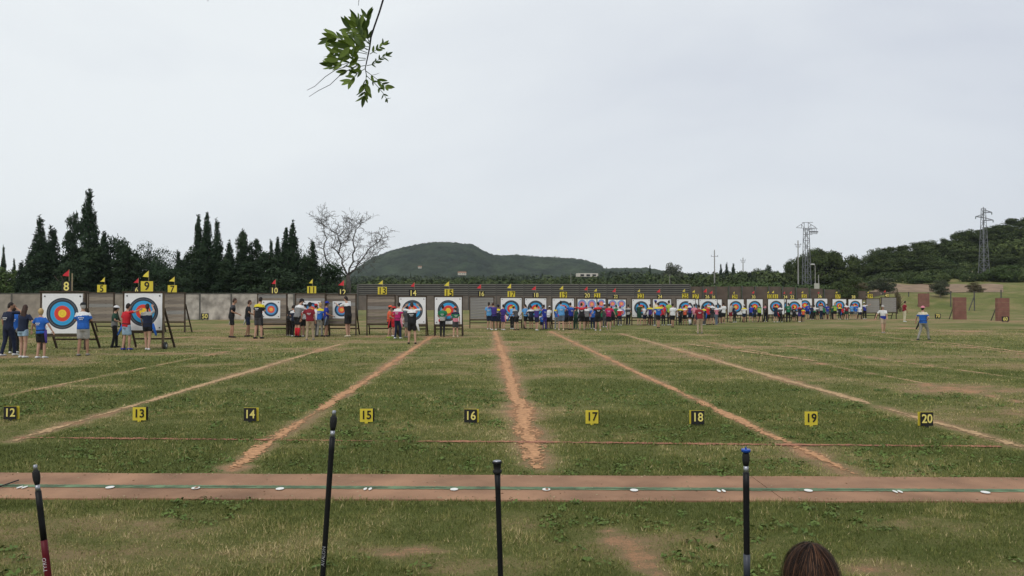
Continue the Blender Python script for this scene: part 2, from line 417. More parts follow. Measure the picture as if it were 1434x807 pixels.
def grass(name, y0, y1, dens, hgt_m, wid, lay, seed, cols=2):
    r = np.random.default_rng(seed); n = int(dens*(y1-y0)*((y0+y1)*0.70+1.0))
    y = np.sqrt(r.random(n)*(y1**2-y0**2)+y0**2); x = (r.random(n)*2-1)*(y*0.70+0.6)
    w = wear(x, y); ne, fa = path_edges(x)
    ok = r.random(n) > np.clip((w-0.20)*1.25, 0, 0.985)
    enc = 0.10*(fbm(x/.25, x*0, 88)-.45); ok &= ~((y > ne+enc+0.05*(r.random(n)-.6)) & (y < fa-enc*.8+0.03*(r.random(n)-.3)))
    for a, b, lw, br in SEG[:5]:
        d, t = line_dist(x, y, a, b); ok &= ~((d < lw*0.8*(0.4+1.2*fbm(x/.3, y/.3, 9))) & (r.random(n) < 0.80))
    x = x[ok]; y = y[ok]; w = w[ok]; n = len(x)
    clump = fbm(x/0.12, y/0.12, 55, 3); cl2 = fbm(x/0.7, y/0.7, 56, 3)
    ht = hgt_m*(0.35+1.0*r.random(n))*(0.45+1.25*clump)*(1.15-0.7*w)*(0.7+0.7*cl2)
    ang = r.random(n)*2*np.pi; la = r.random(n)*lay; ld = r.random(n)*2*np.pi
    bw = wid*(0.6+0.8*r.random(n))*(0.7+0.6*clump)
    bx, by = np.cos(ang)*bw/2, np.sin(ang)*bw/2
    tx, ty = np.cos(ld)*ht*np.sin(la), np.sin(ld)*ht*np.sin(la); tz = ht*np.cos(la)
    gz = np.zeros(n)-0.004
    V = np.empty((n, 3, 3)); V[:, 0] = np.stack([x-bx, y-by, gz], -1); V[:, 1] = np.stack([x+bx, y+by, gz], -1); V[:, 2] = np.stack([x+tx, y+ty, gz+tz], -1)
    tone = np.clip(0.10+0.62*w+0.62*(r.random(n)-0.42)+0.75*(cl2-0.5)+0.5*(clump-.5)+(r.random(n) < 0.06)*0.5, 0, 1)
    F = np.arange(3*n).reshape(-1, 3)
    o = link(name, npmesh(name, V.reshape(-1, 3), F, BLADE, {'tone': np.repeat(tone, 3)}))
    o['label'] = 'short worn green grass covering the shooting field'; o['category'] = 'grass'; o['kind'] = 'stuff'
    return o
grass('grass', 4.0, 7.6, 11500, 0.029, 0.0055, 1.5, 1)
grass('grass', 7.2, 12.0, 4600, 0.030, 0.0085, 1.45, 2)
grass('grass', 11.8, 22.0, 1100, 0.032, 0.015, 1.4, 3)
grass('grass', 21.5, 48.0, 120, 0.042, 0.035, 1.2, 4)

def weeds():
    r = np.random.default_rng(12); n0 = 5200; y = np.sqrt(r.random(n0)*(15.0**2-4.3**2)+4.3**2); x = (r.random(n0)*2-1)*(y*.70+.5)
    ne, fa = path_edges(x); k = fbm(x/.8, y/.8, 91); ok = (k > .50) & ((y < ne-.02) | (y > fa+.03)) & (wear(x, y) < .42); x, y = x[ok], y[ok]
    Pp, Nn, Sz, Tn = [], [], [], []
    for cx, cy in zip(x, y):
        q = r.integers(7, 16); a = r.random(q)*6.28; d = 0.055*r.random(q)**.6*(0.6+r.random())
        Pp.append(np.stack([cx+np.cos(a)*d, cy+np.sin(a)*d, 0.006+0.022*r.random(q)], -1)); nn = np.stack([np.cos(a)*.5, np.sin(a)*.5, np.ones(q)], -1)+r.normal(size=(q, 3))*.3
        Nn.append(nn/np.linalg.norm(nn, axis=1)[:, None]); Sz.append(np.full(q, .015+.012*r.random())); Tn.append(np.clip(r.random()*.35+.15*r.random(q), 0, 1))
    V, F = leaves_q(np.concatenate(Pp), np.concatenate(Nn), np.concatenate(Sz), r)
    o = link('weeds', npmesh('weeds', V, F, mat('weed_leaf', (.085, .135, .028), .7, .2, 3, tone=(.17, .22, .06), spec=.2), {'tone': np.repeat(np.concatenate(Tn), 4)})); o['kind'] = 'stuff'; o['label'] = 'low clover and weeds growing in the turf'; o['category'] = 'weeds'
    # pebbles and dry clippings on the path
    n = 1500; x = r.uniform(-9, 10, n); ne, fa = path_edges(x); t = r.random(n); t = np.where(r.random(n) < .6, np.where(r.random(n) < .5, t*.12, 1-t*.12), t); y = ne+(fa-ne)*t
    nn = np.stack([r.normal(size=n)*.3, r.normal(size=n)*.3, np.ones(n)], -1); nn /= np.linalg.norm(nn, axis=1)[:, None]
    V, F = leaves_q(np.stack([x, y, np.full(n, .018)], -1), nn, r.uniform(.005, .016, n), r)
    o = link('path_debris', npmesh('path_debris', V, F, mat('clippings', (.16, .13, .06), .9, .2, 3, tone=(.42, .33, .2)), {'tone': np.repeat(r.random(n), 4)})); o['kind'] = 'stuff'; o['label'] = 'dry clippings and grit scattered on the brown path'; o['category'] = 'debris'
def leaves_q(P_, N_, size, r):
    n = len(P_); a = r.normal(size=(n, 3)); t = a-(a*N_).sum(1)[:, None]*N_; t /= np.linalg.norm(t, axis=1)[:, None]+1e-9; b = np.cross(N_, t); s = size[:, None]
    return np.stack([P_-b*s*.5, P_+t*s*.9-b*s*.35, P_+t*s*1.5+b*s*.1, P_+b*s*.5], 1).reshape(-1, 3), np.arange(4*n).reshape(-1, 4)
weeds()
# ------------------------------------------------------------------ left boundary wall of concrete panels
def ppm(py): return (py-423)/1.7           # photo pixels per metre for something standing at row py
def dist(py): return G(717, py)[1]
WALLM = mat('wall_concrete', (0.27, 0.235, 0.195), 0.95, 0.42, 0.8, 0.4, 12, detail=9)
WALLP = mat('wall_peeling_concrete', (0.36, 0.325, 0.285), 0.95, 0.75, 0.9, 0.5, 8, detail=10)
CAPM = mat('wall_coping', (0.10, 0.095, 0.085), 0.9, 0.25, 4)
def left_wall():
    d = 74.0; x0 = -66.0; x1 = P(500, 430, d).x; top = P(250, 412, d).z
    root = thing('boundary_wall', 'long weathered grey concrete panel wall behind the left target butts', 'wall', (0, d, 0))
    n = 17; w = (x1-x0)/n
    me = {}
    for k, m in (('a', WALLM), ('b', WALLP)):
        me[k] = MB().box((0, 0, 0), (w-0.05, 0.16, top)).mesh('panel', m)
    for i in range(n):
        xc = x0+w*(i+0.5); pxc = 717+xc/d*1080
        o = link('panel', me['b' if 255 < pxc < 402 else 'a'], root, (xc, random.uniform(-0.02, 0.02), top/2+random.uniform(-0.02, 0.02)))
    for i in range(n+1):
        MB().box((0, 0, 0), (0.16, 0.24, top+0.03)).obj('post', CAPM, root, loc=(x0+w*i, 0.02, top/2))
    MB().box((0, 0, 0), (x1-x0, 0.26, 0.08)).obj('coping', CAPM, root, loc=((x0+x1)/2, 0, top+0.06))
left_wall()
# ------------------------------------------------------------------ slatted stop fence and its lower wall
SLAT = mat('fence_slat', (0.17, 0.16, 0.145), 0.85, 0.2, 2, stretch=(0.3, 1, 1))
FENB = mat('fence_backing', (0.045, 0.043, 0.04), 0.95, 0.2, 1)
FPOST = mat('fence_post_steel', (0.085, 0.08, 0.075), 0.8, 0.2, 2)
LOWW = mat('low_wall_concrete', (0.15, 0.125, 0.105), 0.95, 0.25, 0.6, detail=8)
BROWNW = mat('brown_panel_wall', (0.105, 0.078, 0.062), 0.9, 0.25, 0.8, detail=7)
FD = 160.0
def slat_fence():
    x0 = P(501, 423, FD).x; x1 = P(966, 423, FD).x
    root = thing('slatted_fence', 'tall dark slatted fence on a low concrete wall beyond the middle targets', 'fence', (0, FD, 0))
    zb = P(717, 414, FD).z; zt = P(717, 398, FD).z
    n = 12; w = (x1-x0)/n; ns = 6
    sm = MB().box((0, 0, 0), (w-0.16, 0.05, 0.17)).mesh('slat', SLAT)
    bm_ = MB().box((0, 0, 0), (w-0.16, 0.04, zt-zb)).mesh('dark_screen', FENB)
    lm = MB().box((0, 0, 0), (w-0.02, 0.20, zb)).mesh('wall_panel', LOWW)
    for i in range(n):
        xc = x0+w*(i+.5)
        link('dark_screen', bm_, root, (xc, 0.12, (zt+zb)/2))
        link('wall_panel', lm, root, (xc, random.uniform(-.01, .01), zb/2))
        for k in range(ns):
            link('slat', sm, root, (xc, -0.02, zb+(zt-zb)*(k+0.7)/ns), (R(random.uniform(-.1, .1)), R(random.uniform(-.08, .08)), 0))
    pm = MB().box((0, 0, 0), (0.16, 0.2, zt)).mesh('post', FPOST)
    for i in range(n+1): link('post', pm, root, (x0+w*i, -0.05, zt/2), scale=(2.2 if i == 0 else 1, 1, 1))
slat_fence()
def brown_wall():
    a = P(966, 423, FD-1).x; b = P(1255, 423, FD-14).x
    root = thing('screen_wall', 'dull brown panelled screen wall beyond the right hand targets', 'wall', (0, 0, 0))
    n = 15
    for i in range(n):
        t = (i+.5)/n; x = a+(b-a)*t; y = FD-1-13*t; zt = P(717, 401.5+9*max(0, t-.45)/.55, y).z
        w = (b-a)/n
        MB().box((0, 0, zt/2), (w-0.06, 0.12, zt)).obj('panel', BROWNW, root, loc=(x, y, 0), rot=(0, 0, math.atan2(-13, b-a)))
        MB().box((0, 0, (zt+.15)/2), (0.2, 0.22, zt+0.15)).obj('post', FPOST, root, loc=(x-w/2, y-0.1, 0))
brown_wall()

# ------------------------------------------------------------------ numbers as meshes
def text_mesh(txt, size, m, off=0.0, ext=0.004):
    key = 'txt_%s_%.3f_%s' % (txt, size, m.name)
    if key in bpy.data.meshes: return bpy.data.meshes[key]
    cu = bpy.data.curves.new('t', 'FONT'); cu.body = txt; cu.size = size; cu.align_x = 'CENTER'; cu.align_y = 'CENTER'
    cu.offset = off*size; cu.extrude = ext; cu.resolution_u = 4
    o = bpy.data.objects.new('t', cu); C.objects.link(o); bpy.context.view_layer.update()
    me = bpy.data.meshes.new_from_object(o.evaluated_get(bpy.context.evaluated_depsgraph_get()))
    bpy.data.objects.remove(o); me.name = key; me.materials.clear(); me.materials.append(m)
    return me
YEL = mat('yellow_board', (0.66, 0.53, 0.05), 0.55, 0.06, 5)
BLK = mat('black_board', (0.018, 0.018, 0.018), 0.55, 0.1, 5)
YEL2 = mat('yellow_numeral', (0.80, 0.68, 0.20), 0.5, 0.04, 5)
BLK2 = mat('black_numeral', (0.012, 0.012, 0.012), 0.5, 0.04, 5)
STICK = mat('stick_wood', (0.30, 0.24, 0.15), 0.8, 0.2, 10)
REDF = mat('red_flag_cloth', (0.62, 0.035, 0.05), 0.7, 0.1, 12)
YELF = mat('yellow_flag_cloth', (0.75, 0.62, 0.08), 0.7, 0.1, 12)
ONES = 'zero one two three four five six seven eight nine ten eleven twelve thirteen fourteen fifteen sixteen seventeen eighteen nineteen'.split()
def word(n): return ONES[n] if n < 20 else ('twenty', 'thirty', 'forty')[n//10-2]+('' if n % 10 == 0 else '-'+ONES[n % 10])
def numeral(txt, size, m, parent, loc, rz=0):
    return link('numeral', text_mesh(txt, size, m, 0.012), parent, loc, (R(90), 0, rz), (0.92, 1.0, 1))
# lane signs in the field
def lane_sign(n, px, py, yaw):
    base = G(px, 591+ (px-195)*0.0072)
    yel = n % 2 == 1
    col = 'yellow' if yel else 'black'
    t = thing('lane_sign', f'small {col} lane sign reading {word(n)} standing in the grass', 'sign', (base[0], base[1], 0), R(yaw), 'numbered lane signs stuck in the grass')
    w, h = 0.178, 0.185; zc = 0.115
    face, back = (YEL, BLK) if yel else (BLK, YEL)
    def plate(nm, m, y, dx):
        mb = MB(); mb.box((dx, y, zc), (w, 0.006, h)); mb.box((dx, y, zc-h/2-0.02), (0.045, 0.006, 0.04)); mb.obj(nm, m, t)
    plate('front_plate', face, 0, 0); plate('back_plate', back, 0.034, 0.020 if yel or px < 717 else -0.016)
    if not yel:
        MB().box((0, 0.006, zc+h/2+0.001), (w, 0.006, 0.006)).obj('edge_strip', YEL, t)
    MB().box((0, 0.017, 0.03), (0.02, 0.026, 0.14)).obj('peg', STICK, t)
    numeral(str(n), 0.165, BLK2 if yel else YEL2, t, (0, -0.008, zc))
for n, px, py in [(12, 14, 579), (13, 195, 580), (14, 350, 583), (15, 513, 585), (16, 659, 584), (17, 829, 586), (18, 977, 587), (19, 1136, 588), (20, 1298, 589)]:
    lane_sign(n, px, py, {12: 3, 13: 6, 14: -4, 15: 4, 16: -5, 17: 3, 18: -2, 19: 2, 20: 4}[n])

# ------------------------------------------------------------------ target butts
PLANK = [mat('butt_plank_a', (0.235, 0.195, 0.155), 0.95, 0.2, 5, 0.3, 60, stretch=(0.4, 1, 3)), mat('butt_plank_b', (0.185, 0.155, 0.13), 0.95, 0.22, 5, 0.3, 60, stretch=(0.4, 1, 3)),
         mat('butt_plank_c', (0.28, 0.235, 0.19), 0.95, 0.2, 5, 0.3, 60, stretch=(0.4, 1, 3)), mat('butt_plank_grey', (0.25, 0.24, 0.225), 0.95, 0.16, 5, 0.3, 60, stretch=(0.4, 1, 3))]
FRAMEM = mat('butt_frame_wood', (0.060, 0.042, 0.028), 0.85, 0.3, 6)
FRAMEL = mat('butt_frame_light_wood', (0.13, 0.095, 0.06), 0.85, 0.3, 6)
TIRE = mat('wheel_rubber', (0.05, 0.05, 0.05), 0.8); HUB = mat('wheel_hub', (0.35, 0.35, 0.36), 0.5)
PK = {}
def butt(n, xl, xr, ytop, ybot, yfoot, look, label, grey=False, wheel=False, rail=True):
    k = ppm(yfoot); d = dist(yfoot); px = (xl+xr)/2
    X, Y = P(px, yfoot, d).x, d
    w = (xr-xl)/1080*d; zt = P(px, ytop, d).z; zb = P(px, ybot, d).z
    yaw = -math.atan2(X-0.0, Y)*0.0+R(2)
    t = thing('target_butt', label, 'target butt', (X, Y, 0), yaw, 'target butts on wooden easels across the field')
    nP = 8; ph = (zt-zb)/nP
    pl = [3]*8 if grey else [0, 3, 1, 2, 1, 0, 1, 2]
    for i in range(nP):
        key = (round(w, 2), round(ph, 3), pl[(i+n) % 8])
        if key not in PK: PK[key] = MB().box((0, 0, 0), (w-0.05, 0.16, ph-0.014)).mesh('plank', PLANK[key[2]])
        link('plank', PK[key], t, (random.uniform(-.006, .006), random.uniform(-.012, .012)+0.06, zb+ph*(i+.5)))
    for s in (-1, 1):
        MB().box((s*(w/2+0.005), 0.03, zt/2+0.01), (0.055, 0.11, zt+0.02)).obj('post', FRAMEL if s > 0 and n in (9,) else FRAMEM, t)
        MB().bar((s*(w/2-0.02), 0.18, zt*0.72), (s*(w/2+0.02), 1.05, 0.0), 0.06).obj('rear_leg', FRAMEM, t)
    MB().box((0, 0.05, zt+0.035), (w+0.08, 0.24, 0.045)).obj('top_board', FRAMEM, t)
    MB().box((0, 0.04, zb-0.05), (w+0.04, 0.20, 0.085)).obj('bottom_rail', FRAMEM, t)
    MB().box((0, 0.84, 0.33), (w-0.02, 0.05, 0.06)).obj('cross_bar', FRAMEM, t)
    if wheel:
        wo = MB().loft([(w/2+0.07, 0.02, 0.12), (w/2+0.13, 0.02, 0.12)], [0.13, 0.13], 16, up=(0, 0, 1)).obj('wheel', TIRE, t)
        MB().loft([(w/2+0.06, 0.02, 0.12), (w/2+0.14, 0.02, 0.12)], [0.06, 0.06], 12, up=(0, 0, 1)).obj('hub', HUB, wo)
    return t, X, Y, zt, zb, w, yaw
def face_mat(name, kind):
    """printed archery face, rings by radius in object space (1 = half the sheet)"""
    m = bpy.data.materials.new(name); m.use_nodes = True; nt = m.node_tree; N = nt.nodes; L = nt.links; b = N['Principled BSDF']
    b.inputs['Roughness'].default_value = 0.75; b.inputs['Specular IOR Level'].default_value = 0.2
    tc = N.new('ShaderNodeTexCoord'); sp = N.new('ShaderNodeSeparateXYZ'); L.new(tc.outputs['Object'], sp.inputs['Vector'])
    cb = N.new('ShaderNodeCombineXYZ'); L.new(sp.outputs['X'], cb.inputs['X']); L.new(sp.outputs['Z'], cb.inputs['Y'])
    ln = N.new('ShaderNodeVectorMath'); ln.operation = 'LENGTH'; L.new(cb.outputs['Vector'], ln.inputs[0])
    cr = N.new('ShaderNodeValToRGB'); cr.color_ramp.interpolation = 'CONSTANT'; L.new(ln.outputs['Value'], cr.inputs['Fac'])
    W_, BK, BL_, RD, GD = (0.80, 0.80, 0.80, 1), (0.045, 0.055, 0.07, 1), (0.05, 0.36, 0.68, 1), (0.72, 0.075, 0.05, 1), (0.88, 0.62, 0.06, 1)
    u = 0.0985
    if kind == 'full':
        stops = [(0, GD), (0.9*u, (0.60, 0.40, 0.04, 1)), (1.0*u, GD), (2*u, RD), (2.95*u, (0.5, 0.05, 0.04, 1)), (3.05*u, RD), (4*u, BL_), (4.95*u, (0.04, 0.26, 0.5, 1)), (5.05*u, BL_), (6*u, BK), (6.98*u, (0.35, 0.37, 0.38, 1)), (7.06*u, BK), (8*u, W_), (8.97*u, (0.62, 0.62, 0.62, 1)), (9.03*u, W_)]
    elif kind == 'mid':
        BK = (0.03, 0.07, 0.13, 1); BL_ = (0.11, 0.33, 0.62, 1); RD = (0.80, 0.13, 0.09, 1); GD = (0.90, 0.50, 0.10, 1)
        stops = [(0, GD), (2*u, RD), (4*u, BL_), (6*u, BK), (8*u, W_), (9.0*u, (0.66, 0.66, 0.68, 1)), (9.08*u, W_)]
    else:      # small face, printed to the blue ring only
        BL_ = (0.30, 0.30, 0.58, 1); RD = (0.78, 0.20, 0.20, 1); GD = (0.90, 0.42, 0.14, 1)
        stops = [(0, GD), (2.8*u, RD), (5.4*u, BL_), (8.2*u, (0.10, 0.35, 0.62, 1)), (9.3*u, W_)]
    e = cr.color_ramp.elements; e[0].position = 0; e[0].color = stops[0][1]; e[1].position = stops[1][0]; e[1].color = stops[1][1]
    for p, c in stops[2:]: q = e.new(p); q.color = c
    n = N.new('ShaderNodeTexNoise'); n.inputs['Scale'].default_value = 7; n.inputs['Detail'].default_value = 6; L.new(tc.outputs['Object'], n.inputs['Vector'])
    mr = N.new('ShaderNodeMapRange'); mr.inputs['To Min'].default_value = 0.88; mr.inputs['To Max'].default_value = 1.05; L.new(n.outputs['Fac'], mr.inputs['Value'])
    mx = N.new('ShaderNodeMixRGB'); mx.blend_type = 'MULTIPLY'; mx.inputs['Fac'].default_value = 1; L.new(cr.outputs['Color'], mx.inputs['Color1']); L.new(mr.outputs['Result'], mx.inputs['Color2'])
    L.new(mx.outputs['Color'], b.inputs['Base Color'])
    return m
FACE = {'full': face_mat('target_face_print', 'full'), 'mid': face_mat('target_face_print_mid', 'mid'), 'small': face_mat('target_face_print_small', 'small')}
# unit sheet: slightly rippled paper, 2 x 2, thickness in y
def sheet_mesh(kind):
    n = 12; v = []; f = []
    for i in range(n+1):
        for j in range(n+1):
            x = -1+2*i/n; z = -1+2*j/n; v.append((x, -0.008*math.sin(x*4+j*.4)*math.sin(z*3+1), z))
    for i in range(n):
        for j in range(n): a = i*(n+1)+j; f.append((a, a+n+1, a+n+2, a+1))
    me = bpy.data.meshes.new('sheet'); me.from_pydata(v, [], f); me.materials.append(FACE[kind]); me.polygons.foreach_set('use_smooth', [True]*len(f)); return me
SHEET = {k: sheet_mesh(k) for k in FACE}
PIN = mat('pin_black', (0.02, 0.02, 0.02), 0.5)
PINM = MB().loft([(0, 0.01, 0), (0, -0.02, 0)], [0.028, 0.02], 8, up=(1, 0, 0)).mesh('pin', PIN)
def face(b, cx, cz, w, h, kind, label, pins=True, dy=0.0):
    """cx, cz are in metres on the butt's front; w, h size of the sheet"""
    t, X, Y, zt, zb, bw, yaw = b
    o = thing('archery_target', label, 'target face', (X, Y, 0), yaw, 'paper target faces pinned to the butts')
    o.location = Vector((X, Y, cz))+Matrix.Rotation(yaw, 3, 'Z') @ Vector((cx, -0.045-dy, 0))
    link('sheet', SHEET[kind], o, (0, 0, 0), None, (w/2, 1, h/2))
    if pins:
        for sx in (-1, 1):
            for sz in (-1, 1): link('pin', PINM, o, (sx*(w/2-0.09), -0.005, sz*(h/2-0.09)))
def board_flag(b, n, pxc, ytop, ybot, flag, fpx, fy0, fy1, wpx, side=-1):
    t, X, Y, zt, zb, bw, yaw = b
    X2 = P(pxc, 423, Y).x; w = wpx/1080*Y; z0 = P(pxc, ybot, Y).z; z1 = P(pxc, ytop, Y).z; h = z1-z0
    yel = n % 2 == 1; col = 'yellow' if yel else 'black'
    o = thing('number_board', f'{col} number board reading {word(n)} mounted on top of its butt', 'number board', (X2, Y+0.06, zt+0.05), yaw, 'number boards above the butts')
    zc = (z0+z1)/2-zt-0.05
    MB().box((0, 0, zc), (w, 0.012, h)).obj('board', YEL if yel else BLK, o)
    MB().box((0, 0.02, (zc+h/2)/2), (0.03, 0.02, zc+h/2)).obj('stick', STICK, o)
    if yel: MB().box((w/2+0.012, 0.012, zc), (0.02, 0.03, h)).obj('dark_edge', BLK, o)
    numeral(str(n), h*1.12, BLK2 if yel else YEL2, o, (0, -0.012, zc))
    if fpx:
        fc = 'red' if flag == 'r' else 'yellow'
        fx = P(fpx, 423, Y).x; za = P(fpx, fy0, Y).z; zb2 = P(fpx, fy1, Y).z
        f = thing('wind_flag', f'{fc} wind flag standing on the butt numbered {word(n)}', 'flag', (fx, Y+0.11, zt+0.05), yaw+R(random.uniform(-12, 12)), 'small wind flags above the butts')
        MB().loft([(0, 0, 0), (0, 0, za-zt-0.05)], [0.011, 0.009], 6).obj('pole', STICK, f)
        fh = (za-zb2); fw = fh*0.62*side*random.uniform(.7, 1.1); z_t = za-zt-0.06
        v = []; nn = 6
        for i in range(nn+1):
            s = i/nn; y = 0.04*math.sin(s*5+n)*s
            v.append((fw*s, y, z_t-fh*0.62*s*0.9)); v.append((fw*s*0.96, y+.004, z_t-fh*0.62*0.9-(fh*0.05)*(1-s)))
        fc_ = [(2*i, 2*i+2, 2*i+3, 2*i+1) for i in range(nn)]
        v[0] = (0, 0, z_t)
        MB().add(v, fc_).obj('pennant', REDF if flag == 'r' else YELF, f)
# n: (xl, xr, ytop, ybot, yfoot, grey)   sheet px box or None, kind, board: centre, top, bottom, width, flag colour, flag pole px, y0, y1
BT = [
 (5, 124, 158.5, 411, 450, 466, False, None, None, (141.5, 399, 410.5, 12.5), ('y', 145, 388, 399)),
 (6, 173, 209, 411, 450, 466.3, False, None, None, (190.5, 402, 410.8, 9), ('r', 192.5, 389, 401)),
 (7, 222, 258, 411, 450, 466, False, None, None, (240.5, 399.5, 411, 12.5), ('y', 243, 387, 399)),
 (8, 58, 118, 410, 468, 490, False, (60, 115.5, 411.5, 467), 'full', (91.5, 394, 409.5, 13), ('r', 94, 377, 393)),
 (9, 173.5, 227, 410.5, 463, 489, False, (175, 227, 411, 462.5), 'full', (204.5, 394, 408.5, 17), ('y', 206, 378.5, 394)),
 (10, 361, 401, 412.5, 453, 470.5, False, (367, 392.5, 421, 446), 'mid', (383.5, 402.5, 412.3, 12), ('r', 385, 391, 402)),
 (11, 414, 455, 412.5, 453, 471, False, (424, 449, 421.5, 446), 'mid', (436, 401, 412, 12.5), ('y', 437, 390.5, 401)),
 (12, 457, 498, 413.5, 454, 470, False, (466, 491, 422, 446), 'mid', (479, 405, 414.8, 11), ('r', 481, 392, 405)),
 (13, 514, 553, 414, 453, 470, False, None, None, (535, 402, 413.5, 12.5), ('y', 535.5, 392, 402)),
 (14, 558.5, 596.5, 416, 455, 471, False, (559, 596, 416.5, 453.5), 'full', (578, 406, 415.8, 11), ('r', 580, 395, 406)),
 (15, 608.5, 647, 416, 455, 471, False, (609, 646.5, 416.5, 454), 'full', (628.5, 405, 416, 12), ('y', 628.7, 393.5, 405)),
 (16, 658, 691.5, 416.5, 447, 460, True, None, None, (674, 408, 416, 9.5), ('r', 673.5, 398, 408)),
 (17, 701, 731, 417.3, 447.5, 460, False, (701.2, 730.5, 417.6, 447), 'full', (716, 408, 417, 10.5), ('y', 715.7, 397, 408)),
 (18, 735, 765.3, 417.8, 448, 460.5, False, (735.3, 765, 418, 447.5), 'full', (750.5, 410, 417.4, 9.5), ('r', 750.5, 400, 410)),
 (19, 773.5, 804, 418, 448.5, 461, False, (773.8, 803.7, 418.3, 448), 'full', (789, 409, 418, 10), ('y', 788.8, 400, 409)),
 (21, 824, 848.5, 418, 446, 458, True, None, 'multi', (836.5, 411, 418, 8.5), ('y', 836, 404, 411)),
 (20, 808, 836, 418, 449, 460.5, True, None, 'multi', (822.5, 410.5, 418, 9), ('r', 823, 401, 410)),
 (22, 851, 877, 419, 444, 455.5, True, None, 'multi', (862.5, 413, 418.5, 8.5), ('r', 862.5, 403, 413)),
 (23, 885, 911, 419, 444.3, 455.5, False, (885.2, 910.6, 419.3, 444), 'full', (897.5, 411.5, 418.5, 8.5), ('y', 896.5, 404.5, 411.5)),
 (24, 914, 940, 419, 444.3, 455.5, False, (914.2, 939.8, 419.3, 444), 'full', (924.5, 413, 419, 8), ('r', 924.8, 404.5, 413)),
 (27, 957, 980, 419.3, 442, 453, False, (957, 979.8, 419.5, 441.8), 'full', (974.5, 412, 418.8, 8.5), ('y', 973.5, 406, 412)),
 (25, 947.3, 973.8, 419, 444.3, 455.3, False, (947.5, 973.5, 419.3, 444), 'full', (959.8, 411.3, 418.5, 8.5), ('y', 959.8, 404.5, 411.3)),
 (28, 988, 1010.8, 419.3, 442, 453, False, (988.2, 1010.6, 419.5, 441.8), 'full', (999.3, 414, 419, 7.5), ('r', 998.3, 407, 414)),
 (26, 978.8, 1004.3, 419, 444, 455, False, (979, 1004, 419.3, 443.8), 'full', (990.8, 413, 419, 8), ('r', 990.3, 404, 413)),
 (29, 1018.8, 1041.7, 419.3, 441, 451.5, False, (1019, 1041.5, 419.5, 440.7), 'full', (1029.3, 413, 419, 7.3), ('y', 1029.3, 408, 413)),
 (30, 1045.5, 1068.3, 419, 440.7, 451.3, False, (1045.7, 1068, 419.3, 440.4), 'full', (1055.5, 413.5, 419, 7), ('r', 1057, 407, 413.5)),
 (33, 1081.5, 1101.5, 419, 439, 449.5, False, (1081.8, 1101.3, 419.2, 438.8), 'full', (1078.3, 412.5, 418.6, 6.8), ('y', 1077.5, 407.5, 412.5)),
 (31, 1075.3, 1098.3, 419, 440.5, 451.3, False, (1075.5, 1098, 419.2, 440.2), 'full', (1086.3, 412.5, 418.8, 7.2), ('y', 1084.5, 407, 412.5)),
 (34, 1094.5, 1114, 419.3, 438.5, 449.5, False, (1094.7, 1113.8, 419.5, 438.3), 'full', (1100.2, 413.5, 419, 6.5), ('r', 1100, 408, 413.5)),
 (35, 1117, 1137.3, 418.3, 437.3, 447.5, False, (1117.2, 1137, 418.5, 437), 'full', (1126.5, 412.3, 418, 6.8), ('y', 1125.5, 407.5, 412.3)),
 (32, 1101.5, 1123, 419.7, 440.7, 451, False, (1101.8, 1122.8, 420, 440.4), 'full', (1109.7, 413.5, 419.4, 7), ('r', 1109.3, 407.5, 413.5)),
 (36, 1140, 1158.7, 418.3, 437.3, 447.3, False, (1140.2, 1158.5, 418.5, 437), 'full', (1148.3, 412.5, 418, 6.5), ('r', 1148, 408.5, 412.5)),
 (37, 1165.5, 1185.3, 419, 437.6, 447.3, False, (1165.7, 1185, 419.2, 437.4), 'full', (1173.8, 412.3, 418.4, 6.8), ('y', 1173.3, 408, 412.3)),
 (38, 1187.8, 1207.3, 419.3, 437.5, 447.3, False, (1188, 1207, 419.5, 437.2), 'full', (1195.5, 413.5, 419, 6.5), None),
 (39, 1213, 1232, 418.5, 437.8, 447, True, None, None, (1219, 412, 418, 7), ('y', 1217.3, 408, 412)),
 (40, 1234.3, 1255.5, 417, 437, 447, True, None, None, (1242.5, 411.5, 416.7, 6.3), ('r', 1241, 406, 411.5)),
]
BLIM = []
for (n, xl, xr, yt, yb, yf, grey, sh, kind, bd, fl) in BT:
    desc = 'bare plank' if sh is None and kind is None else ('multi face' if kind == 'multi' else ('paper faced' if kind == 'full' else 'part covered'))
    b = butt(n, xl, xr, yt, yb, yf, grey, f'{desc} wooden target butt on an easel below number {word(n)}', grey, wheel=(n == 9))
    t, X, Y, zt, zb, w, yaw = b; BLIM.append((xl, xr, Y))
    if sh:
        cx = ((sh[0]+sh[1])-(xl+xr))/2/1080*Y; cz = (P(717, sh[2], Y).z+P(717, sh[3], Y).z)/2
        s_ = 'large' if kind == 'full' else 'smaller'
        face(b, cx, cz, (sh[1]-sh[0])/1080*Y, (sh[3]-sh[2])/1080*Y, kind, f'{s_} white paper target face with coloured rings under number {word(n)}', pins=n < 27)
    elif kind == 'multi':
        cz = (zt+zb)/2; q = w*0.24
        for j, (sx, sz, nm) in enumerate([(-1, 1, 'upper left'), (1, 1, 'upper right'), (-1, -1, 'lower left'), (1, -1, 'lower right')]):
            face(b, sx*q, cz+sz*(zt-zb)*0.235, w*0.46, (zt-zb)*0.45, 'small', f'small four colour target face at {nm} of the butt numbered {word(n)}', pins=False)
    k = bd
    if fl: board_flag(b, n, k[0], k[1], k[2], fl[0], fl[1], fl[2], fl[3], k[3], -1)
    else: board_flag(b, n, k[0], k[1], k[2], 'r', None, 0, 0, k[3])
# bare stick beside board 8
d8 = dist(490); p = P(100.5, 410, d8)
tag(MB().box((0, 0, 0.33), (0.03, 0.03, 0.66)).obj('wooden_stick', STICK, loc=(p.x, d8+0.02, P(100, 410, d8).z+0.03)), 'pale bare wooden stick on top of the butt numbered 8', 'stick')
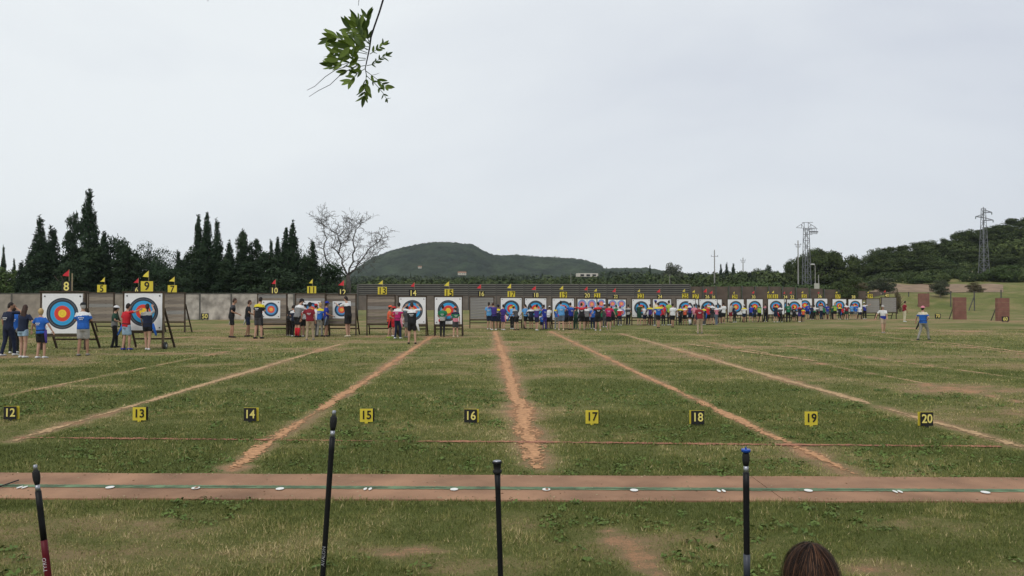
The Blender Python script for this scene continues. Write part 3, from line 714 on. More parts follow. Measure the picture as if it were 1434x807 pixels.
# distance boards standing in the grass
def dist_board(txt, px, yt, yb, w, yf, label):
    d = dist(yf); x = P(px, 423, d).x; z0 = P(px, yb, d).z; z1 = P(px, yt, d).z
    t = thing('distance_board', label, 'sign', (x, d, 0), R(1), 'black distance boards with yellow figures')
    MB().box((0, 0, (z0+z1)/2), (w/1080*d, 0.02, z1-z0)).obj('board', BLK, t)
    for s in (-1, 1): MB().box((s*w*0.3/1080*d, 0.02, z0/2+0.05), (0.04, 0.02, z0+0.1)).obj('stake', FPOST, t)
    numeral(txt, (z1-z0)*1.02, YEL2, t, (0, -0.016, (z0+z1)/2))
dist_board('50', 287, 439, 447.5, 10.5, 449, 'black board reading 50 in front of the peeling wall')
dist_board('70', 1313, 439.5, 446, 8, 447.5, 'black board reading 70 at far right of the field')
dist_board('60', 1407.5, 443.5, 450.5, 10, 451.5, 'black board reading 60 against the right hand brown slab')

# ------------------------------------------------------------------ far right: brown upright slabs, net posts
SLAB = mat('reddish_foam_slab', (0.205, 0.098, 0.075), 0.95, 0.15, 2, 0.2, 20)
for (x0, x1, y0, y1, lb) in [(1286, 1301, 411, 436, 'dull reddish upright slab behind the walker in the straw hat'), (1335, 1352, 416.5, 446.5, 'reddish brown upright slab between the 70 and 60 boards'), (1395, 1412, 417.5, 448.5, 'reddish brown upright slab behind the 60 board')]:
    d = dist(y1+1); x = P((x0+x1)/2, 423, d).x; w = (x1-x0)/1080*d; zt = P(717, y0, d).z
    t = thing('upright_slab', lb, 'target slab', (x, d, 0), R(3), 'reddish upright slabs at the right of the field')
    for i in range(5):
        MB().box((random.uniform(-.01, .01), 0, zt*(i+.5)/5), (w, 0.35, zt/5-0.012)).obj('layer', SLAB, t)
    for s in (-1, 1): MB().bar((s*w*0.4, 0.18, zt*.6), (s*w*0.4, 0.9, 0), 0.06).obj('prop', FPOST, t)
def net_fence():
    t = thing('post_and_wire_fence', 'dark post and wire fence at the right edge of the field', 'fence', (0, 0, 0))
    pts = [(1261, 441, 410), (1272.5, 436, 409), (1300, 436.5, 410), (1331.5, 437, 408), (1364.5, 437.5, 408.5), (1402, 437.5, 406), (1440, 438, 406)]
    prev = None
    for i, (px, yf, yt) in enumerate(pts[1:]):
        d = dist(yf)+0; x = P(px, 423, d).x; zt = P(717, yt, d).z
        MB().bar((x, d, 0), (x, d, zt), 0.13).obj('post', FPOST, t)
        if px == 1364.5: MB().bar((x, d, zt*0.78), (x-1.1, d-0.1, 0.0), 0.12).obj('brace', FPOST, t)
        if prev:
            for k in range(4):
                a = Vector((prev[0], prev[1], prev[2]*(0.1+0.28*k))); b = Vector((x, d, zt*(0.1+0.28*k))); MB().bar(a, b, 0.018).obj('wire', FPOST, t)
        prev = (x, d, zt)
net_fence()
# ------------------------------------------------------------------ people
SKIN = [mat('skin_light', (0.46, 0.27, 0.19), 0.6, 0.06, 10), mat('skin_tan', (0.36, 0.20, 0.13), 0.6, 0.06, 10), mat('skin_dark', (0.24, 0.13, 0.085), 0.6, 0.06, 10)]
EYEM = mat('eye_dark', (0.02, 0.015, 0.012), 0.3)
COL = {
 'black': (0.016, 0.016, 0.018), 'navy': (0.014, 0.020, 0.045), 'blue': (0.02, 0.11, 0.42), 'royal': (0.02, 0.035, 0.28), 'sky': (0.10, 0.30, 0.58), 'white': (0.66, 0.66, 0.66), 'grey': (0.20, 0.20, 0.20),
 'lgrey': (0.36, 0.35, 0.33), 'red': (0.50, 0.02, 0.03), 'maroon': (0.20, 0.015, 0.025), 'khaki': (0.36, 0.28, 0.19), 'denim': (0.30, 0.42, 0.54), 'yellow': (0.62, 0.52, 0.03), 'lime': (0.30, 0.42, 0.06),
 'green': (0.02, 0.16, 0.07), 'dgreen': (0.02, 0.06, 0.04), 'purple': (0.055, 0.035, 0.20), 'magenta': (0.42, 0.02, 0.13), 'pink': (0.55, 0.20, 0.25), 'orange': (0.62, 0.11, 0.05), 'dgrey': (0.06, 0.06, 0.065),
 'brown': (0.045, 0.022, 0.014), 'dbrown': (0.018, 0.011, 0.008), 'blond': (0.46, 0.32, 0.14), 'straw': (0.50, 0.42, 0.30), 'cream': (0.58, 0.52, 0.38), 'bluegrey': (0.12, 0.15, 0.20), 'stone': (0.25, 0.24, 0.21)}
def cloth(c): return mat('cloth_'+c, COL[c], 0.85, 0.16, 14, 0.25, 40)
HAIR = lambda c: mat('hair_'+c, COL[c], 0.6, 0.3, 30, 0.3, 90, spec=0.3)
PEND = []      # (object, voxel, smooth, post)
def pend(mb, name, mats, parent, voxel, post=None):
    me = mb.mesh(name, mats, True); o = link(name, me, parent)
    r = o.modifiers.new('r', 'REMESH'); r.mode = 'VOXEL'; r.voxel_size = voxel; r.use_smooth_shade = True
    s = o.modifiers.new('s', 'SMOOTH'); s.iterations = 3; s.factor = 0.5
    PEND.append((o, mats, post)); return o
ARM = {  # (elbow, hand) relative to shoulder for the right side (+x out), metres on a 1.75 m body
 'down': ((.07, -.03, -.28), (.09, .05, -.53)), 'out': ((.17, .0, -.24), (.26, .08, -.46)), 'front': ((.07, .02, -.28), (-.06, .24, -.26)), 'hold': ((.09, -.02, -.27), (.02, .24, -.36)),
 'reach': ((.04, .25, -.10), (-.03, .50, .02)), 'reachup': ((.05, .22, .06), (-.02, .42, .22)), 'head': ((.20, .16, -.02), (-.06, .14, .17)), 'hip': ((.22, -.10, -.24), (.03, .03, -.40)),
 'elbow': ((.26, .02, .02), (.10, .12, .18)), 'side': ((.28, .0, .02), (.50, .02, .10)), 'fwd': ((.05, .10, -.27), (.03, .30, -.42)), 'back': ((.06, -.14, -.25), (.05, -.22, -.48)), 'fold': ((.10, .06, -.27), (-.16, .20, -.20))}
def hand(mb, wrist, dirv, side, s, curl=0.5, hold=False):
    d = Vector(dirv).normalized(); x = d.cross(Vector((0, 1, 0.2)));
    if x.length < .1: x = Vector((1, 0, 0))
    x.normalize(); y = d.cross(x)
    q = Matrix((y, x, d)).transposed()
    w = Vector(wrist); pc = w+d*0.045*s
    mb.ball(pc, (0.016*s, 0.042*s, 0.055*s), 8, 6, rot=q)
    for k, L in enumerate((0.068, 0.078, 0.073, 0.058)):
        o = x*((k-1.5)*0.019*s); a = pc+d*0.04*s+o; b = a+d*L*0.5*s+y*L*0.14*s*curl; c = b+d*L*0.38*s+y*L*0.38*s*curl
        mb.loft([a, b, c], [0.0095*s, 0.0085*s, 0.006*s], 5)
    sd = -1 if side > 0 else 1
    a = pc-d*0.02*s+x*sd*0.032*s; b = a+x*sd*0.026*s+d*0.024*s+y*0.01*s; c = b+d*0.03*s+x*sd*0.004*s+y*0.012*s
    mb.loft([a, b, c], [0.012*s, 0.010*s, 0.007*s], 5)
def person(px, yf, yt, face_deg, shirt, bottom, label, hair='dbrown', hairlen=0, cap=None, yoke=None, arms=('down', 'down'), bend=0, stride=0.0, stance=0.10, kid=False, shorts=True, skin=0, shoes='white',
           socks=None, quiver=None, fat=1.0, group='archers and officials at the targets', brim=False, crouch=0.0, turn=0, nod=0, sleeve_col=None, band=None, longsleeve=False, pants_flare=1.0, lateral=0, xm=None):
    X, Y = G(px, yf-1.0)
    lim = [by-0.55 for bx0, bx1, by in BLIM if bx0-3 < px < bx1+3]
    if lim and Y > min(lim) and px != 19: X, Y = X*min(lim)/Y, min(lim)
    h = (yf-yt)/1080*Y
    s = h/1.76/(1.0-0.32*(1-math.cos(R(bend)))-crouch*0.32)
    small = Y > 45; rj = random.Random(int(px*7)); lateral = lateral or rj.uniform(-4, 4); stance = stance*rj.uniform(.75, 1.35); stride = stride or rj.uniform(-.09, .09); turn = turn or rj.uniform(-35, 35); bend = bend or rj.uniform(0, 9); nod = nod or rj.uniform(-4, 16)
    t = thing('person', label, 'person', (X, Y, 0), R(-face_deg), group)
    # skeleton
    hz = (0.93-crouch*0.45)*s; fw = 1.0*fat
    hip = [Vector((sg*0.088*s, 0, hz)) for sg in (-1, 1)]
    foot = [Vector((sg*stance*s, (stride*s if sg > 0 else -stride*s), 0.075*s)) for sg in (-1, 1)]
    knee = []
    for k in (0, 1):
        m = (hip[k]+foot[k])/2; m.y += 0.03*s+abs(stride)*0.18*s+crouch*0.40*s; m.z += 0.01*s; knee.append(m)
    bv = R(bend); up = Vector((math.sin(R(lateral)), math.sin(bv), math.cos(bv))).normalized(); fwd = Vector((0, math.cos(bv), -math.sin(bv)))
    pel = Vector((0, 0, hz+0.02*s)); waist = pel+up*0.14*s; chest = pel+up*0.36*s; neck = pel+up*0.55*s
    sh = [neck-up*0.065*s+Vector((sg*0.165*s*(0.9 if kid else 1), 0, 0)) for sg in (-1, 1)]
    hd = (up*0.7+Vector((0, 0, 1))*0.3).normalized(); hd = Matrix.Rotation(R(-nod), 3, 'X') @ hd
    hs = 1.12 if kid else 1.0
    head = neck+hd*0.155*s+fwd*0.02*s
    B = lambda v: Vector(v)*s
    def armpts(k):
        sg = -1 if k == 0 else 1; e, hnd = ARM[arms[k]]
        rot = Matrix.Rotation(-bv*0.55, 3, 'X')
        e = rot @ Vector((sg*e[0], e[1], e[2])); hnd = rot @ Vector((sg*hnd[0], hnd[1], hnd[2]))
        return sh[k], sh[k]+e*s, sh[k]+hnd*s
    mb = MB()
    # torso and neck
    mb.loft([pel-up*0.09*s, pel, waist, chest, neck-up*0.06*s, neck], [(0.14*s*fw, 0.10*s*fw), (0.155*s*fw, 0.11*s*fw), (0.13*s*fw, 0.095*s*fw), (0.16*s*fw, 0.11*s*fw), (0.12*s, 0.075*s), (0.055*s, 0.055*s)], 12)
    mb.loft([neck-up*0.05*s, head], [(0.056*s), (0.05*s)], 8)
    yaw_h = Matrix.Rotation(R(-turn), 3, 'Z')
    rh = yaw_h @ Matrix.Rotation(-bv*0.6-R(nod), 3, 'X')
    mb.ball(head, (0.074*s*hs, 0.092*s*hs, 0.112*s*hs), 12, 9, rot=rh)
    mb.ball(head+rh @ Vector((0, 0.035, -0.055))*s, (0.052*s, 0.055*s, 0.058*s), 8, 6, rot=rh)            # jaw
    mb.loft([head+rh @ Vector((0, 0.085, 0.0))*s, head+rh @ Vector((0, 0.108, -0.032))*s], [0.009*s, 0.017*s], 6)   # nose
    for sg in (-1, 1): mb.ball(head+rh @ Vector((sg*0.076, -0.002, -0.012))*s, (0.012*s, 0.02*s, 0.033*s), 6, 5, rot=rh)
    for k in (0, 1):
        a, e, w = armpts(k)
        mb.loft([a, a.lerp(e, .5), e, e.lerp(w, .35), w], [0.050*s*fw**.5, 0.046*s, 0.038*s, 0.038*s, 0.025*s], 8)
        mb.loft([hip[k]+Vector((0, 0, .04))*s, hip[k].lerp(knee[k], .4), knee[k], knee[k].lerp(foot[k], .3), foot[k]], [(0.092*s*fw), 0.078*s*fw**.5, 0.053*s, 0.056*s, 0.036*s], 10)
        mb.loft([foot[k]+B((0, -.05, -.02)), foot[k]+B((0, 0.12, -.045))], [(0.035*s, 0.035*s), (0.036*s, 0.022*s)], 8, up=(1, 0, 0))
    hands = MB()
    for k in (0, 1):
        a, e, w = armpts(k); hand(hands, w, w-e, 1 if k else -1, s)
    eyes = MB()
    for sg in (-1, 1): eyes.ball(head+rh @ Vector((sg*0.031, 0.083, 0.010))*s, (0.012*s, 0.008*s, 0.008*s), 6, 5, m=1)
    eyes.box(head+rh @ Vector((0, 0.088, -0.062))*s, (0.042*s, 0.012*s, 0.008*s), rh, m=2)
    LIP = mat('lips', (0.34, 0.12, 0.10), 0.5)
    vox = 0.021*s if not small else 0.027*s
    def join(me, extra=(hands, eyes)):
        bm_v = [v.co.copy() for v in me.vertices]; out = MB(); out.v = [tuple(v) for v in bm_v]; out.f = [tuple(p.vertices) for p in me.polygons]; out.m = [0]*len(out.f)
        for ex in extra: out.add(ex.v, ex.f, 0); out.m = out.m[:-len(ex.f)]+list(ex.m)
        return out.mesh('body', [SKIN[skin], EYEM, LIP], True)
    pend(mb, 'body', [SKIN[skin]], t, vox, join)
    # shirt
    m2 = MB(); f2 = fw*1.04
    hem = pel-up*0.08*s
    m2.loft([hem, pel, waist, chest, neck-up*0.075*s, neck-up*0.02*s], [(0.172*s*f2, 0.128*s*f2), (0.172*s*f2, 0.128*s*f2), (0.158*s*f2, 0.118*s*f2), (0.176*s*f2, 0.128*s*f2), (0.140*s, 0.096*s), (0.070*s, 0.068*s)], 14)
    for k in (0, 1):
        a, e, w = armpts(k); far_ = e.lerp(w, .92) if longsleeve else a.lerp(e, .78)
        q = [a+(chest-a)*0.12, a, a.lerp(e, .5), e if longsleeve else far_]; rr_ = [0.055*s, 0.060*s, 0.061*s, 0.06*s if longsleeve else 0.068*s]
        if longsleeve: q.append(far_); rr_.append(0.042*s)
        m2.loft(q, rr_, 9)
    mats = [cloth(shirt)]+([cloth(yoke)] if yoke else [])+([cloth(band)] if band else [])
    zy = (neck-up*0.14*s); zb_ = (pel+up*0.13*s)
    def paint(me):
        if len(mats) > 1:
            mi = []
            for p in me.polygons:
                hgt_ = (p.center-pel).dot(up); i = 0
                if yoke and hgt_ > 0.375*s: i = 1
                if band and hgt_ < 0.16*s: i = len(mats)-1
                mi.append(i)
            me.polygons.foreach_set('material_index', mi)
        return me
    pend(m2, 'shirt', mats, t, vox*1.25, paint)
    if abs(face_deg) < 32 and not bend > 15 and (shirt in ('maroon', 'black', 'blue', 'sky', 'magenta', 'royal') or rj.random() < .3):
        bp_ = MB(); pc = 0
        for row, wd_ in ((0, .15), (1, .10)):
            n_ = 4 if row == 0 else 3
            for q_ in range(n_):
                cc = pel+up*(0.30-row*.055)*s-fwd*0.148*s*f2+Vector(((q_-(n_-1)/2)*wd_/n_*1.25, 0, 0))*s; bp_.box(cc, (wd_/n_*.9*s, 0.008*s, (0.030-row*.008)*s), Matrix.Rotation(-bv, 3, 'X'))
        bp_.obj('back_print', cloth('white'), t)
    if rj.random() < .35 and not quiver:
        sg_ = rj.choice((-1, 1)); MB().ball(pel+B((sg_*.17, -.04, -.04)), (.05*s, .06*s, .09*s), 7, 5).obj('belt_pouch', cloth(rj.choice(('black', 'navy', 'red', 'grey'))), t, True)
    # trousers or shorts
    m3 = MB(); bt = cloth(bottom)
    m3.loft([pel+up*0.05*s, pel-Vector((0, 0, .02))*s, pel-Vector((0, 0, .12))*s], [(0.158*s*fw, 0.116*s*fw), (0.172*s*fw, 0.13*s*fw), (0.150*s*fw, 0.118*s*fw)], 12)
    for k in (0, 1):
        if shorts: m3.loft([hip[k]+Vector((0, 0, .02))*s, hip[k].lerp(knee[k], .45), hip[k].lerp(knee[k], .5 if shorts == 'short' else .88)], [0.100*s*fw, 0.098*s*fw**.5, (0.095 if shorts == 'short' else 0.088)*s*pants_flare], 10)
        else: m3.loft([hip[k]+Vector((0, 0, .02))*s, hip[k].lerp(knee[k], .5), knee[k], knee[k].lerp(foot[k], .5), foot[k]+B((0, 0, -.015))], [0.102*s*fw, 0.090*s*fw**.5, 0.070*s, 0.062*s*pants_flare, 0.058*s*pants_flare], 10)
    pend(m3, 'shorts' if shorts else 'trousers', [bt], t, vox*1.25)
    for k in (0, 1):
        m4 = MB(); fz = foot[k]
        m4.loft([fz+B((0, -.075, -.035)), fz+B((0, -.02, -.03)), fz+B((0, .09, -.042)), fz+B((0, .17, -.052))], [(0.034*s, 0.034*s), (0.045*s, 0.042*s), (0.048*s, 0.032*s), (0.034*s, 0.018*s)], 10, up=(1, 0, 0))
        m4.obj('shoe', cloth(shoes), t, True)
        if socks: MB().loft([fz+B((0, 0, -.02)), fz.lerp(knee[k], .35), fz.lerp(knee[k], .8)], [0.044*s, 0.060*s, 0.064*s], 9).obj('sock', cloth(socks), t, True)
    # hair
    hm = HAIR(hair); m5 = MB()
    hz_ = 0.118*s*hs
    m5.ball(head+rh @ Vector((0, -0.018, 0.018))*s, (0.083*s*hs, 0.093*s*hs, hz_*0.98), 12, 9, rot=rh)
    m5.ball(head+rh @ Vector((0, -0.05, -0.03))*s, (0.072*s*hs, 0.055*s*hs, 0.075*s), 10, 7, rot=rh)
    if hairlen == 1:      # ponytail
        a = head+rh @ Vector((0, -0.10, 0.03))*s; m5.loft([a, a+Vector((0, -.06, -.06))*s, a+Vector((0, -.05, -.20))*s, a+Vector((0, -.03, -.28))*s], [0.02*s, 0.034*s, 0.03*s, 0.008*s], 8)
    elif hairlen == 2:    # long and loose
        a = head+rh @ Vector((0, -0.03, -0.02))*s
        m5.loft([a, a+Vector((0, -.04, -.10))*s, a+Vector((0, -.075, -.26))*s, a+Vector((0, -.08, -.42))*s, a+Vector((0, -.07, -.47))*s], [(0.085*s, 0.085*s), (0.095*s, 0.07*s), (0.115*s, 0.05*s), (0.09*s, 0.035*s), (0.03*s, 0.015*s)], 12)
    if cap is None: pend(m5, 'hair', [hm], t, vox*1.1)
    else:
        if hairlen or True: pend(m5, 'hair', [hm], t, vox*1.1)
        m6 = MB(); cm = cloth(cap)
        vs = []; n = 12
        rings = [(0, 1.02), (0.35, 0.97), (0.65, 0.78), (0.9, 0.42), (1.0, 0.05)]
        for zz, rr2 in rings:
            for i in range(n):
                a = 2*math.pi*i/n; vs.append(head+rh @ (Vector((0.094*hs*rr2*math.cos(a), -0.006+0.112*hs*rr2*math.sin(a), 0.040+0.105*zz))*s))
        f = []
        for r_ in range(4):
            for i in range(n): a = r_*n+i; b = r_*n+(i+1) % n; f.append((a, b, b+n, a+n))
        f.append(tuple(4*n+i for i in range(n))); m6.add(vs, f)
        if brim:
            vs = []; 
            for zz, rr2 in ((0.045, 0.9), (0.036, 1.75), (0.028, 1.75), (0.035, .9)):
                for i in range(n): a = 2*math.pi*i/n; vs.append(head+rh @ (Vector((0.098*rr2*math.cos(a), 0.112*rr2*math.sin(a), zz))*s))
            m6.add(vs, [(r_*n+i, r_*n+(i+1) % n, (r_+1)*n+(i+1) % n, (r_+1)*n+i) for r_ in range(3) for i in range(n)])
        else:
            vs = []; m_ = 7
            for rr2, zz in ((1.0, .048), (1.75, .028), (1.75, .020), (1.0, .040)):
                for i in range(m_):
                    a = math.pi*(0.14+0.72*i/(m_-1)); yy = math.sin(a)*(0.11*rr2 if rr2 > 1 else .10); vs.append(head+rh @ (Vector((0.085*math.cos(a), yy, zz))*s))
            m6.add(vs, [(r_*m_+i, r_*m_+i+1, (r_+1)*m_+i+1, (r_+1)*m_+i) for r_ in range(3) for i in range(m_-1)])
        m6.obj('hat' if brim else 'cap', cm, t, True)
    if quiver:
        qc, sg = (quiver if isinstance(quiver, tuple) else (quiver, 1))
        a = pel+B((sg*0.17, 0.0, 0.03)); b = a+B((sg*0.14, -0.12, -0.42))
        qo = MB().loft([a+(a-b)*.05, a.lerp(b, .3), b], [(0.06*s, 0.04*s), (0.055*s, 0.036*s), (0.036*s, 0.026*s)], 9).obj('quiver', cloth(qc), t, True)
        ar = MB()
        for k in range(5):
            o_ = B((random.uniform(-.03, .03), random.uniform(-.025, .025), 0)); dd = (a-b).normalized()
            ar.loft([a+o_, a+o_+dd*0.16*s+o_*1.2], [0.0045*s, 0.0045*s], 4, m=0); ar.ball(a+o_*2.2+dd*0.15*s, (0.011*s, 0.011*s, 0.028*s), 5, 4, m=1)
        ar.obj('arrows', [cloth('black'), cloth('orange' if qc != 'red' else 'lime')], t)
        MB().loft([pel+up*.03*s, pel+up*.065*s], [(0.178*s*fw, 0.134*s*fw)]*2, 14, closed=False).obj('belt', cloth('black'), t)
    return t
def held_sheet(px, py, yf, w, h, rz, ry, label, d_off=0.0):
    d = G(px, yf-1)[1]-d_off; p = P(px, py, d)
    o = thing('score_sheet', label, 'clipboard', tuple(p), R(rz))
    o.rotation_euler = (R(-12), R(ry), R(rz))
    MB().box((0, 0, 0), (w, 0.006, h)).obj('board', cloth('grey'), o); MB().box((0, -0.006, 0), (w*0.96, 0.003, h*0.96)).obj('paper', WHITE, o)
    MB().box((0, -0.01, h/2-0.01), (w*.35, 0.012, 0.025)).obj('clip', FPOST, o)
PP = person
# around butts 8 and 9
PP(11, 499.5, 425, 15, 'navy', 'navy', 'man in dark navy shirt and trousers with hand on his head', arms=('down', 'head'), shorts=False, skin=1, shoes='white', stride=.16, turn=40)
PP(19, 496, 430, -20, 'blue', 'black', 'figure in blue half hidden behind the man in navy', arms=('down', 'hold'), shorts=False, skin=0)
PP(31.5, 502.5, 428.5, 10, 'navy', 'denim', 'girl with very long brown hair, navy top and pale denim shorts', hair='brown', hairlen=2, arms=('fwd', 'out'), shorts='short', skin=0, stance=.12)
PP(57, 503, 434, 8, 'blue', 'black', 'blond boy in bright blue shirt and black shorts beside target 8', hair='blond', arms=('out', 'out'), kid=True, skin=0, quiver=('purple', 1), stance=.08, stride=.05)
PP(116, 499.5, 425.5, -8, 'blue', 'lgrey', 'man in black cap, blue shirt with white shoulders and grey shorts at target 8', cap='black', yoke='white', arms=('fold', 'fold'), skin=1, shoes='stone', hair='lgrey', fat=1.1, turn=-30, stride=.08)
PP(160, 488, 430, 60, 'dgreen', 'black', 'child in white cap, dark green top and black trousers left of target 9', cap='white', arms=('hold', 'hold'), shorts=False, shoes='black', kid=True, skin=0, band='grey')
PP(176.5, 489.5, 424.6, 25, 'red', 'denim', 'archer in red shirt with blue quiver reaching to target 9', arms=('down', 'side'), hair='dbrown', skin=0, quiver=('blue', -1), shoes='royal', shorts=True)
PP(206.5, 491.5, 427, -20, 'navy', 'black', 'girl in navy vest with pink sleeves pulling arrows at target 9', hair='dbrown', hairlen=1, arms=('fwd', 'reachup'), shorts='short', skin=0, quiver=('blue', 1), yoke='lgrey', stance=.06)
# between the wall and butt 10
PP(324, 474, 418.8, 75, 'black', 'black', 'man in black shirt and shorts standing alone by the peeling wall', arms=('hold', 'hold'), hair='brown', skin=1, quiver=('white', -1), shoes='black', nod=12, yoke='dgrey')
PP(346.5, 472.8, 421.5, 60, 'black', 'navy', 'archer in dark shirt with white quiver next to the yellow shouldered archer', arms=('hold', 'hold'), hair='brown', skin=1, quiver=('white', -1), shoes='black', nod=10)
PP(361.5, 475.5, 417, 20, 'black', 'dgrey', 'archer with yellow shoulders and dark shorts left of target 10', yoke='yellow', arms=('down', 'fold'), hair='dbrown', skin=0, shoes='black', quiver=('black', 1))
# crowd at butt 11
PP(405, 472, 428.5, 30, 'black', 'dbrown', 'stooping figure all in black between targets 10 and 11', arms=('hold', 'hold'), bend=28, shorts=False, shoes='stone', skin=1)
PP(416, 473.5, 419.5, 25, 'grey', 'black', 'archer with black cap, white sleeves and long red socks at target 11', cap='black', yoke='white', arms=('hold', 'fwd'), bend=18, socks='red', shoes='black', skin=0)
PP(434, 477.5, 425, 0, 'maroon', 'khaki', 'official in dark red polo and khaki trousers before target 11', cap='black', arms=('out', 'down'), shorts=False, shoes='stone', hair='dbrown', skin=1, stance=.13, fat=1.1)
PP(427, 471.5, 424.5, -30, 'white', 'black', 'figure in white cap behind the official at target 11', cap='white', arms=('hold', 'hold'), bend=15, skin=0)
PP(440.5, 471.5, 426, 10, 'white', 'dgrey', 'figure in red cap and white shirt at target 11', cap='red', arms=('hold', 'hold'), bend=10, skin=0, shorts=False, shoes='black')
PP(447.5, 471, 423.6, 10, 'blue', 'stone', 'archer with yellow shoulders and blue shirt right of target 11', yoke='yellow', arms=('fwd', 'down'), hair='blond', shorts=False, shoes='black', skin=0)
PP(456.5, 471.5, 422.6, 70, 'royal', 'dgrey', 'man in deep blue shirt facing target 12 from the left', cap='royal', arms=('hold', 'hold'), quiver=('bluegrey', 1), skin=1, shoes='black', stance=.12)
PP(487.5, 473, 416, -55, 'black', 'black', 'tall archer with white shoulders and black shorts pulling arrows from target 12', yoke='white', arms=('reach', 'fwd'), hair='dbrown', skin=0, shoes='cream', pants_flare=1.2)
# butts 13 to 15
PP(545, 474.5, 429.5, 70, 'orange', 'black', 'child in red cap and orange shirt right of butt 13', cap='orange', arms=('hold', 'hold'), kid=True, skin=0, shoes='lime', quiver=('red', 1))
PP(551, 472.5, 431, 40, 'red', 'red', 'small child in red behind the red capped child', kid=True, cap='red', arms=('hold', 'hold'), skin=0)
PP(557, 475.5, 425, 20, 'magenta', 'navy', 'archer in magenta shirt with white shoulders and navy trousers before butt 14', yoke='white', arms=('hold', 'down'), shorts=False, shoes='white', hair='dbrown', skin=0, quiver=('pink', 1))
PP(569.5, 474, 430, 30, 'dgrey', 'grey', 'small figure in grey behind the large archer at target 14', kid=True, arms=('hold', 'hold'), skin=0, shoes='stone')
PP(577, 483, 425, 0, 'black', 'black', 'big archer in black with white shoulders and raised elbows at target 14', yoke='white', arms=('elbow', 'elbow'), hair='brown', skin=0, shoes='black', quiver=('white', 1), stance=.15, fat=1.12)
PP(619.5, 472.8, 428.6, 0, 'green', 'black', 'archer with green back, white belt and long dark trousers at target 15', arms=('hold', 'hold'), shorts=False, shoes='black', hair='dbrown', skin=1, band='lgrey', nod=8)
PP(638, 473.2, 431, -15, 'green', 'dgrey', 'archer in green holding a white sheet at target 15', arms=('hold', 'down'), cap='orange', hair='brown', skin=0, shoes='cream', yoke='navy', band='pink', stride=.05)
held_sheet(641.7, 455, 471.6, 0.24, 0.30, -10, 14, 'white score sheet held by the archer at target 15', 0.05)
# butts 16 to 19
PP(685, 462.8, 424.5, 10, 'sky', 'navy', 'girl in light blue shirt with ponytail at the right of butt 16', hairlen=1, hair='dbrown', arms=('down', 'fwd'), skin=0, shoes='white')
PP(692, 463.6, 424.8, -25, 'purple', 'navy', 'archer in purple shirt with raised arm right of butt 16', arms=('head', 'fwd'), hair='brown', skin=1, quiver=('navy', 1), shoes='white')
PP(704.5, 463.5, 427.6, 35, 'purple', 'purple', 'archer in purple with long loose clothes left of target 17', arms=('hold', 'fwd'), hair='dbrown', skin=0, shoes='white', quiver=('pink', 1))
PP(723.5, 463.6, 429, -50, 'dgrey', 'black', 'bending archer in yellow cap with one white sleeve at target 17', cap='yellow', yoke='lgrey', arms=('hold', 'hold'), bend=25, skin=0, shoes='black', stance=.16)
PP(736, 461.6, 426.8, -40, 'sky', 'black', 'dark haired girl in light blue shirt between targets 17 and 18', hair='dbrown', hairlen=1, arms=('fwd', 'hold'), skin=0, shoes='black', quiver=('black', 1))
PP(751.5, 464, 427.5, 35, 'purple', 'navy', 'archer in purple and white shirt reaching to target 18', yoke='lgrey', arms=('fwd', 'reach'), hair='dbrown', skin=0, shoes='white')
PP(758.5, 463.4, 441.5, -30, 'blue', 'navy', 'crouching child in blue below target 18', kid=True, arms=('fwd', 'fwd'), crouch=.0, skin=0, shoes='black')
PP(762.5, 462.6, 428, -25, 'royal', 'purple', 'archer in dark blue with long trousers right of target 18', arms=('head', 'fwd'), shorts=False, hair='dbrown', skin=1, shoes='navy')
PP(786, 464, 422.6, 0, 'sky', 'bluegrey', 'broad man in pale blue shirt and faded shorts before target 19', arms=('hold', 'hold'), hair='dbrown', skin=0, shoes='cream', fat=1.2, stance=.13)
PP(799.5, 463, 425, -30, 'royal', 'black', 'archer in royal blue shirt at the right of target 19', arms=('reach', 'down'), hair='dbrown', skin=0, shoes='black', yoke='blue')
PP(806.5, 461.5, 430.5, -20, 'dgreen', 'dgreen', 'figure in dark green camouflage between targets 19 and 20', arms=('hold', 'hold'), shorts=False, skin=1, shoes='stone')
# 20 to 22
PP(815, 463.6, 425.3, 8, 'black', 'black', 'archer in black with red shoulders and open arms at target 20', yoke='red', arms=('side', 'side'), hair='dbrown', skin=0, shoes='stone', quiver=('black', -1))
PP(837.5, 464.4, 424.5, -5, 'black', 'black', 'archer in black and red shirt before target 21', yoke='red', arms=('out', 'fwd'), hair='dbrown', skin=0, shoes='white', band='black')
PP(847, 459.5, 426, 20, 'dgrey', 'dgrey', 'figure in white cap between targets 21 and 22', cap='white', arms=('hold', 'hold'), shorts=False, skin=0)
PP(852.5, 463.4, 426.3, 10, 'magenta', 'black', 'archer in crimson shirt with dark quiver left of target 22', arms=('hold', 'out'), hair='dbrown', skin=0, shoes='stone', yoke='red', quiver=('dgrey', -1))
PP(862.5, 456.6, 428, -10, 'green', 'black', 'archer in green shirt and black trousers at target 22', arms=('hold', 'fwd'), shorts=False, hair='dbrown', skin=1, shoes='black', cap='green')
PP(880, 456.6, 427.6, 40, 'dgrey', 'black', 'archer in black and white striped top between targets 22 and 23', yoke='lgrey', band='lgrey', arms=('hold', 'hold'), hair='dbrown', skin=1, shoes='stone', shorts=False)
